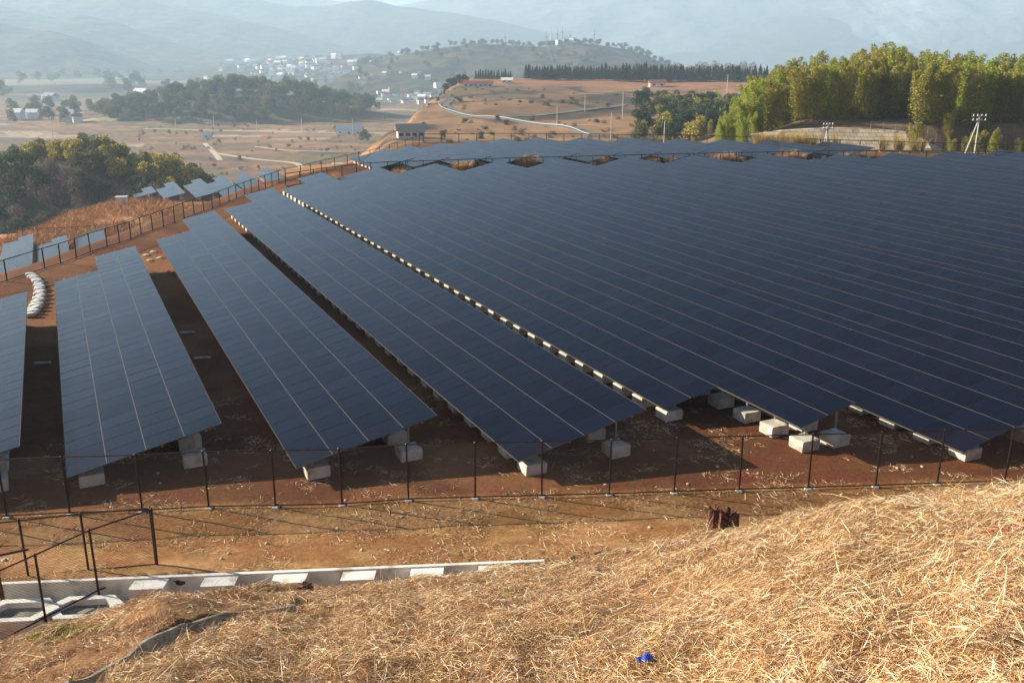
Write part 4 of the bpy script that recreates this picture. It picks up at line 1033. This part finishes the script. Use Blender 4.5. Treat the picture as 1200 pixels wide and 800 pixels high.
me = bpy.data.meshes.new('retaining_wall'); me.from_pydata(V, [], F); me.update()
tag(link('retaining_wall', me, M['rw']), 'sloping stone block retaining wall below the bamboo grove', 'wall')
root = tag(empty('railing', (uY(1040, 141), 141, 2)), 'thin grey railing on top of the sloping stone wall by the bamboo grove', 'railing')
rp_ = []
for (u, Y_, vt) in [(1030, 142, 149), (1060, 142, 150.5), (1088, 141, 152.5), (1110, 140, 163), (1142, 139, 178)]:
    rp_.append(np.array([uY(u, Y_), Y_, CAMZ - (vt - 60) / 1151 * Y_]))
o_ = np.array(root.location)
for a_, b2 in zip(rp_[:-1], rp_[1:]):
    mb = MB()
    for hh in (.5, 1.0): mb.bar(a_ - o_ + [0, 0, hh], b2 - o_ + [0, 0, hh], .035, 5)
    link('rail', mb.mesh('rail'), M['steel'], root)
    for t in (0, .5):
        q = a_ + (b2 - a_) * t - o_; mb = MB(); mb.bar(q + [0, 0, -.3], q + [0, 0, 1.05], .04, 5); link('post', mb.mesh('post'), M['steel'], root)
def upole(x, y, z, h, label, brace=None, arm=2.2, r=.13, group=None, small=False, ins=True):
    root = tag(empty('utility_pole', (x, y, z)), label, 'utility pole', group)
    mb = MB(); mb.bar((0, 0, -.5), (0, 0, h), r, 8, r * .7); link('pole', mb.mesh('pole'), M['pole'], root)
    if brace: mb = MB(); mb.bar((brace, -.6, -.5), (-.05, 0, h - .5), r * .9, 8, r * .7); link('brace_pole', mb.mesh('brace_pole'), M['pole'], root)
    if ins:
        for zz in ((h - .15, h - .7) if not small else (h - .2,)):
            mb = MB(); mb.box(-arm / 2, arm / 2, -.05, .05, zz - .05, zz + .05); ca = link('crossarm', mb.mesh('crossarm'), M['steel'], root)
            for k in range(4):
                xx_ = -arm / 2 + .15 + k * (arm - .3) / 3; mb = MB(); mb.bar((xx_, 0, zz + .05), (xx_, 0, zz + .28), .07, 7, .05); link('insulator', mb.mesh('insulator'), M['insul'], ca)
    return root
upole(uY(1159, 126), 126, 0, 5.0, 'pale A-shaped utility pole pair with white insulators at the right edge of the field', brace=-1.7, arm=1.9, r=.11)
upole(uY(979, 133), 133, -.5, 3.9, 'short utility pole with insulators standing before the stone retaining wall', arm=1.5, r=.12, brace=-.7)
# thin poles on and around the brown hill
for (u, vb, vt, Y_, lb) in [(732, 125, 107, 330, 'thin grey pole on the brown hill, at the right end of the upper road'), (654, 138, 124, 300, 'thin grey pole beside the road on the brown hill, leftmost of three'), (687, 122, 110, 360, 'thin grey pole among brush high on the brown hill'),
                            (719, 148, 131, 250, 'thin grey pole low on the brown hill slope'), (783, 160, 141, 220, 'grey pole at the foot of the wood behind the rear solar field'), (855, 100, 87, 480, 'grey pole in the clearing at the right end of the tree line'),
                            (243, 150, 134, 700, 'thin pole beside the valley road, leftmost below the wood'), (294, 152, 139, 700, 'thin pole beside the valley road, second from the left below the wood'), (348, 155, 138, 690, 'thin pole beside the valley road, third from the left below the wood'), (409, 151, 138, 640, 'thin pole at the right foot of the wood across the valley'), (197, 151, 138, 700, 'thin pole beside the valley fields, left of the wood'),
                            (48, 150, 135, 620, 'thin dark pole behind the left knoll')]:
    x = uY(u, Y_); z = float(H(x, Y_)); h = (vb - vt) / 1151 * Y_ * 1.05; zz = CAMZ - (vb - 60) / 1151 * Y_
    upole(x, Y_, z, max(h, zz + h - z), lb, ins=False, r=.09 + Y_ * .0002)

# ------------------------------------------------------------------ roads on the hill and in the valley
def road(pix, w_, name, mt, label=None, cat=None, rail=None, lift=.12, kind='structure', dist=None):
    P = [hit(u, v, 100, 1500) for u, v in pix]; P = np.array(P)[:, :2]
    fine = []
    for a_, b2 in zip(P[:-1], P[1:]):
        nn = max(4, int(np.linalg.norm(b2 - a_) / 4))
        for k in range(nn): fine.append(a_ + (b2 - a_) * k / nn)
    fine.append(P[-1]); fine = np.array(fine)
    for _ in range(6): fine[1:-1] = (fine[:-2] + 2 * fine[1:-1] + fine[2:]) / 4
    d = np.gradient(fine, axis=0); d /= np.linalg.norm(d, axis=1)[:, None] + 1e-9; nrm = np.stack([-d[:, 1], d[:, 0]], -1)
    zc = np.maximum(H(*(fine + nrm * w_ / 2).T), np.maximum(H(*(fine - nrm * w_ / 2).T), H(*fine.T))) + lift
    Lp = np.c_[fine + nrm * w_ / 2, zc]; Rp = np.c_[fine - nrm * w_ / 2, zc]
    V = np.concatenate([Lp, Rp, Lp - [0, 0, 1.2], Rp - [0, 0, 1.2]]); n = len(fine); i_ = np.arange(n - 1)
    F = np.concatenate([np.stack([i_, i_ + 1, n + i_ + 1, n + i_], -1)[:, ::-1], np.stack([i_, i_ + 1, 2 * n + i_ + 1, 2 * n + i_], -1), np.stack([n + i_, n + i_ + 1, 3 * n + i_ + 1, 3 * n + i_], -1)[:, ::-1]])
    tag(link(name, npmesh(name, V, F), mt), label, cat, kind=kind)
    if rail:
        side = Rp if np.mean(Rp[:, 1]) < np.mean(Lp[:, 1]) else Lp
        root = tag(empty('guardrail', side[0]), rail, 'guardrail'); mb = MB()
        for a_, b2 in zip(side[:-1], side[1:]): mb.bar(a_ - side[0] + [0, 0, .6], b2 - side[0] + [0, 0, .6], .10, 4)
        link('beam', mb.mesh('beam'), M['rail_white'], root)
        mb = MB()
        for a_ in side[::2]: mb.bar(a_ - side[0], a_ - side[0] + [0, 0, .6], .07, 4)
        tag(link('rail_posts', mb.mesh('rail_posts'), M['steel'], root), kind='stuff')
road([(700, 160), (672, 150), (620, 144), (570, 138), (540, 134), (524, 128), (518, 122), (530, 117), (545, 114)], 4.5, 'road', M['road'], rail='white guardrail curving along the lower road on the brown hill')
road([(585, 138), (625, 136), (660, 133), (700, 128), (731, 124)], 3.5, 'road', M['road'], rail='straight white guardrail along the upper road on the brown hill')
def track(pix, w_, name='dirt_track'): road(pix, w_, name, M['track'])
M['track'] = mat('pale_dirt', (.42, .34, .24), .95)
track([(170, 151), (250, 153), (330, 155), (400, 156)], 4); track([(255, 180), (300, 187), (350, 191), (398, 193)], 3); track([(240, 168), (252, 180), (258, 188)], 3); track([(300, 172), (340, 177), (400, 178)], 2.5)

# ------------------------------------------------------------------ buildings
def house(x, y, w_, d_, h_, roofm, label, group=None, parts=True, rz=0.0, wallm='white', hip=.35, z=None, windows=0):
    z = float(H(x, y)) if z is None else z
    mw = MB(); mw.box(-w_ / 2, w_ / 2, -d_ / 2, d_ / 2, -1.5, h_)
    mr_ = MB(); e = .5; rh = d_ * hip
    mr_.add([(-w_ / 2 - e, -d_ / 2 - e, h_), (w_ / 2 + e, -d_ / 2 - e, h_), (w_ / 2 + e, d_ / 2 + e, h_), (-w_ / 2 - e, d_ / 2 + e, h_), (-w_ / 2 - e, 0, h_ + rh), (w_ / 2 + e, 0, h_ + rh)],
           [[0, 1, 5, 4], [2, 3, 4, 5], [0, 4, 3, 3], [1, 2, 5, 5], [0, 3, 2, 1]])
    if parts:
        root = tag(empty('house', (x, y, z), rz), label, 'building', group); link('wall', mw.mesh('wall'), M[wallm], root); link('roof', mr_.mesh('roof'), M[roofm], root)
        for k in range(windows):
            xx_ = -w_ / 2 + (k + .5) * w_ / windows; mb = MB(); mb.box(xx_ - .6, xx_ + .6, -d_ / 2 - .04, -d_ / 2 + .02, h_ * .35, h_ * .75); link('window', mb.mesh('window'), M['window'], root)
        return root
    mw.add(mr_.V[0], mr_.F[0], 1); return mw.mesh('house')
hp = []
for k, (w_, d_, h_, rm) in enumerate([(9, 7, 5, 'roof_grey'), (12, 8, 5.5, 'roof_grey'), (8, 7, 6, 'roof_red'), (14, 8, 4, 'roof_blue'), (11, 9, 7, 'white')]):
    me = house(0, 0, w_, d_, h_, rm, '', parts=False, z=0); me.materials.append(M['white']); me.materials.append(M[rm]); hp.append(me)
def tiny(u, Y_, s, lb, gp, k=None):
    x = uY(u, Y_); z = max(float(H(x, Y_)), gz(x, Y_)); o = bpy.data.objects.new('house', hp[k if k is not None else random.randrange(5)]); COL.objects.link(o); o.location = (x, Y_, z - .5); o.rotation_euler = (0, 0, U(-.7, .7)); o.scale = (s, s, s)
    tag(o, lb, 'house', gp)
dg = bpy.context.evaluated_depsgraph_get()
from mathutils.bvhtree import BVHTree
hills = [BVHTree.FromObject(o, dg) for o in COL.objects if o.name.startswith('hill') or o.name.startswith('mountain')] if False else []
bpy.context.view_layer.update(); dg.update()
for o in COL.objects:
    if o.name.startswith(('hill', 'mountain')): hills.append(BVHTree.FromObject(o, dg))
def gz(x, y):
    zz = -999
    for t in hills:
        h_ = t.ray_cast(Vector((x, y, 3000)), Vector((0, 0, -1)))
        if h_[0] is not None: zz = max(zz, h_[0].z)
    return zz
for k in range(115):
    u = random.gauss(335, 42); Y_ = U(1930, 2280); tiny(u, Y_, U(.7, 1.3), 'tiny pale house of the town beyond the wood across the valley', 'houses of the town beyond the wood')
for k in range(40):
    u = U(420, 520); Y_ = U(1050, 1500); tiny(u, Y_, U(.5, .9), 'tiny house of the village left of the brown hill', 'houses of the village by the brown hill')
for k in range(22):
    u = U(225, 470); Y_ = U(2300, 2600); tiny(u, Y_, U(.8, 1.4), 'tiny house high on the hill behind the town', 'houses on the hill behind the town')
for (u, Y_, s, k, lb) in [(160, 1190, 1.3, 4, 'pair of long white sheds on the left valley floor, right of the knoll'), (52, 1150, 1.4, 3, 'long white greenhouse on the left valley floor'), (68, 800, 1.0, 4, 'small white house in the farm cluster on the left valley floor'), (74, 830, 1.2, 0, 'grey-roofed house in the farm cluster on the left valley floor'),
                          (80, 790, .9, 2, 'red-roofed house in the farm cluster on the left valley floor'), (8, 820, 1.0, 4, 'small white building at the left photo edge in the valley'), (28, 830, .9, 4, 'narrow white building left of the farm cluster')]:
    tiny(u, Y_, s, lb, None, k)
# greenhouses / long roofs nearer
x = uY(560, 540); house(x, 540, 16, 5, 1.5, 'roof_red', 'long low building with red-brown roof on the left end of the hill top', wallm='white', windows=6)
x = uY(594, 560); house(x, 560, 6, 4, 1.6, 'white', 'small white flat shed on the hill top right of the red-brown roof', windows=2)
pp = (uY(478, 255), 255); house(pp[0], pp[1], 7, 5, 1.9, 'roof_grey', 'grey-roofed farmhouse at the foot of the brown hill behind the rear solar field', windows=4, rz=.2)
pp = hit(410, 157, 100, 1500); house(pp[0], pp[1], 18, 9, 2.6, 'roof_blue', 'blue-grey roofed shed at the right foot of the wood across the valley', windows=3)
pp = hit(243, 162, 100, 1500); house(pp[0], pp[1], 6, 4, 2.2, 'roof_blue', 'small blue-roofed hut in the terraced valley fields', windows=1)
pp = hit(760, 92, 400, 1500); house(uY(772, 555), 555, 9, 5, 2.2, 'roof_red', 'small red-roofed hut under the tree line on the brown hill', windows=2)
# white cabinet on the terrace
pp = atz(143, 236, -18); zc = float(H(pp[0], pp[1])); root = tag(empty('equipment_cabinet', (pp[0], pp[1], zc), .2), 'small white equipment cabinet at the left end of the lower terrace tables', 'cabinet')
mb = MB(); mb.box(-1.1, 1.1, -.7, .7, 0, 1.7); link('body', mb.mesh('body'), M['white'], root); mb = MB(); mb.box(-1.25, 1.25, -.85, .85, 1.71, 1.85); link('roof', mb.mesh('roof'), M['rail_white'], root)
for xx_ in (-.55, .55):
    mb = MB(); mb.box(xx_ - .5, xx_ + .5, -.73, -.70, .15, 1.55); link('door', mb.mesh('door'), M['rail_white'], root)
# antennas on the hill
for k, (u, h, lb) in enumerate([(640, 26, 'thin mast at the left end of the antenna group on the far hill'), (646, 22, None), (653, 30, 'thin mast just right of the white tower on the far hill'), (659, 32, 'tallest thin mast on the far hill'), (668, 22, 'thin mast in the middle of the antenna group on the far hill'), (696, 26, 'lone thin mast at the right end of the antenna group'), (592, 20, 'lone thin mast at the left top of the far hill')]):
    Y_ = 1750; x = uY(u, Y_); z = gz(x, Y_)
    if k == 1:
        root = tag(empty('white_tower', (x, Y_, z)), 'white tapering tower on the top of the far hill', 'tower')
        mb = MB(); mb.bar((0, 0, -3), (0, 0, 10), 4.5, 8, 3.2); link('base', mb.mesh('base'), M['rail_white'], root); mb = MB(); mb.bar((0, 0, 10), (0, 0, 27), 2.2, 8, .4); link('spire', mb.mesh('spire'), M['rail_white'], root)
    else:
        root = tag(empty('antenna_mast', (x, Y_, z)), lb, 'antenna mast'); mb = MB(); mb.bar((0, 0, -3), (0, 0, h), .9, 4, .4)
        link('mast', mb.mesh('mast'), M['steel'], root); mb = MB(); mb.box(-1.6, 1.6, -.4, .4, h * .6, h * .68); link('platform', mb.mesh('platform'), M['steel'], root)
for k in range(240):
    u = U(420, 790); Y_ = U(1380, 1790) if k % 3 else U(1690, 1760); x = uY(u, Y_); z = max(gz(x, Y_), float(H(x, Y_)))
    if float(vnoise(x * .006, Y_ * .006, 88)) < .42: continue
    kd = random.choice(['dark', 'mix', 'ever']); plant(kd, x, Y_, U(.8, 1.7), 'distant tree of the woods on the hill with the masts', 'trees on the mast hill', z=z, parts=False, sz=.8)
for u in (655, 663, 671): x = uY(u, 1745); tiny(u, 1745, 1.0, 'tiny pale station building beside the masts on the far hill', 'station buildings on the far hill', 4)
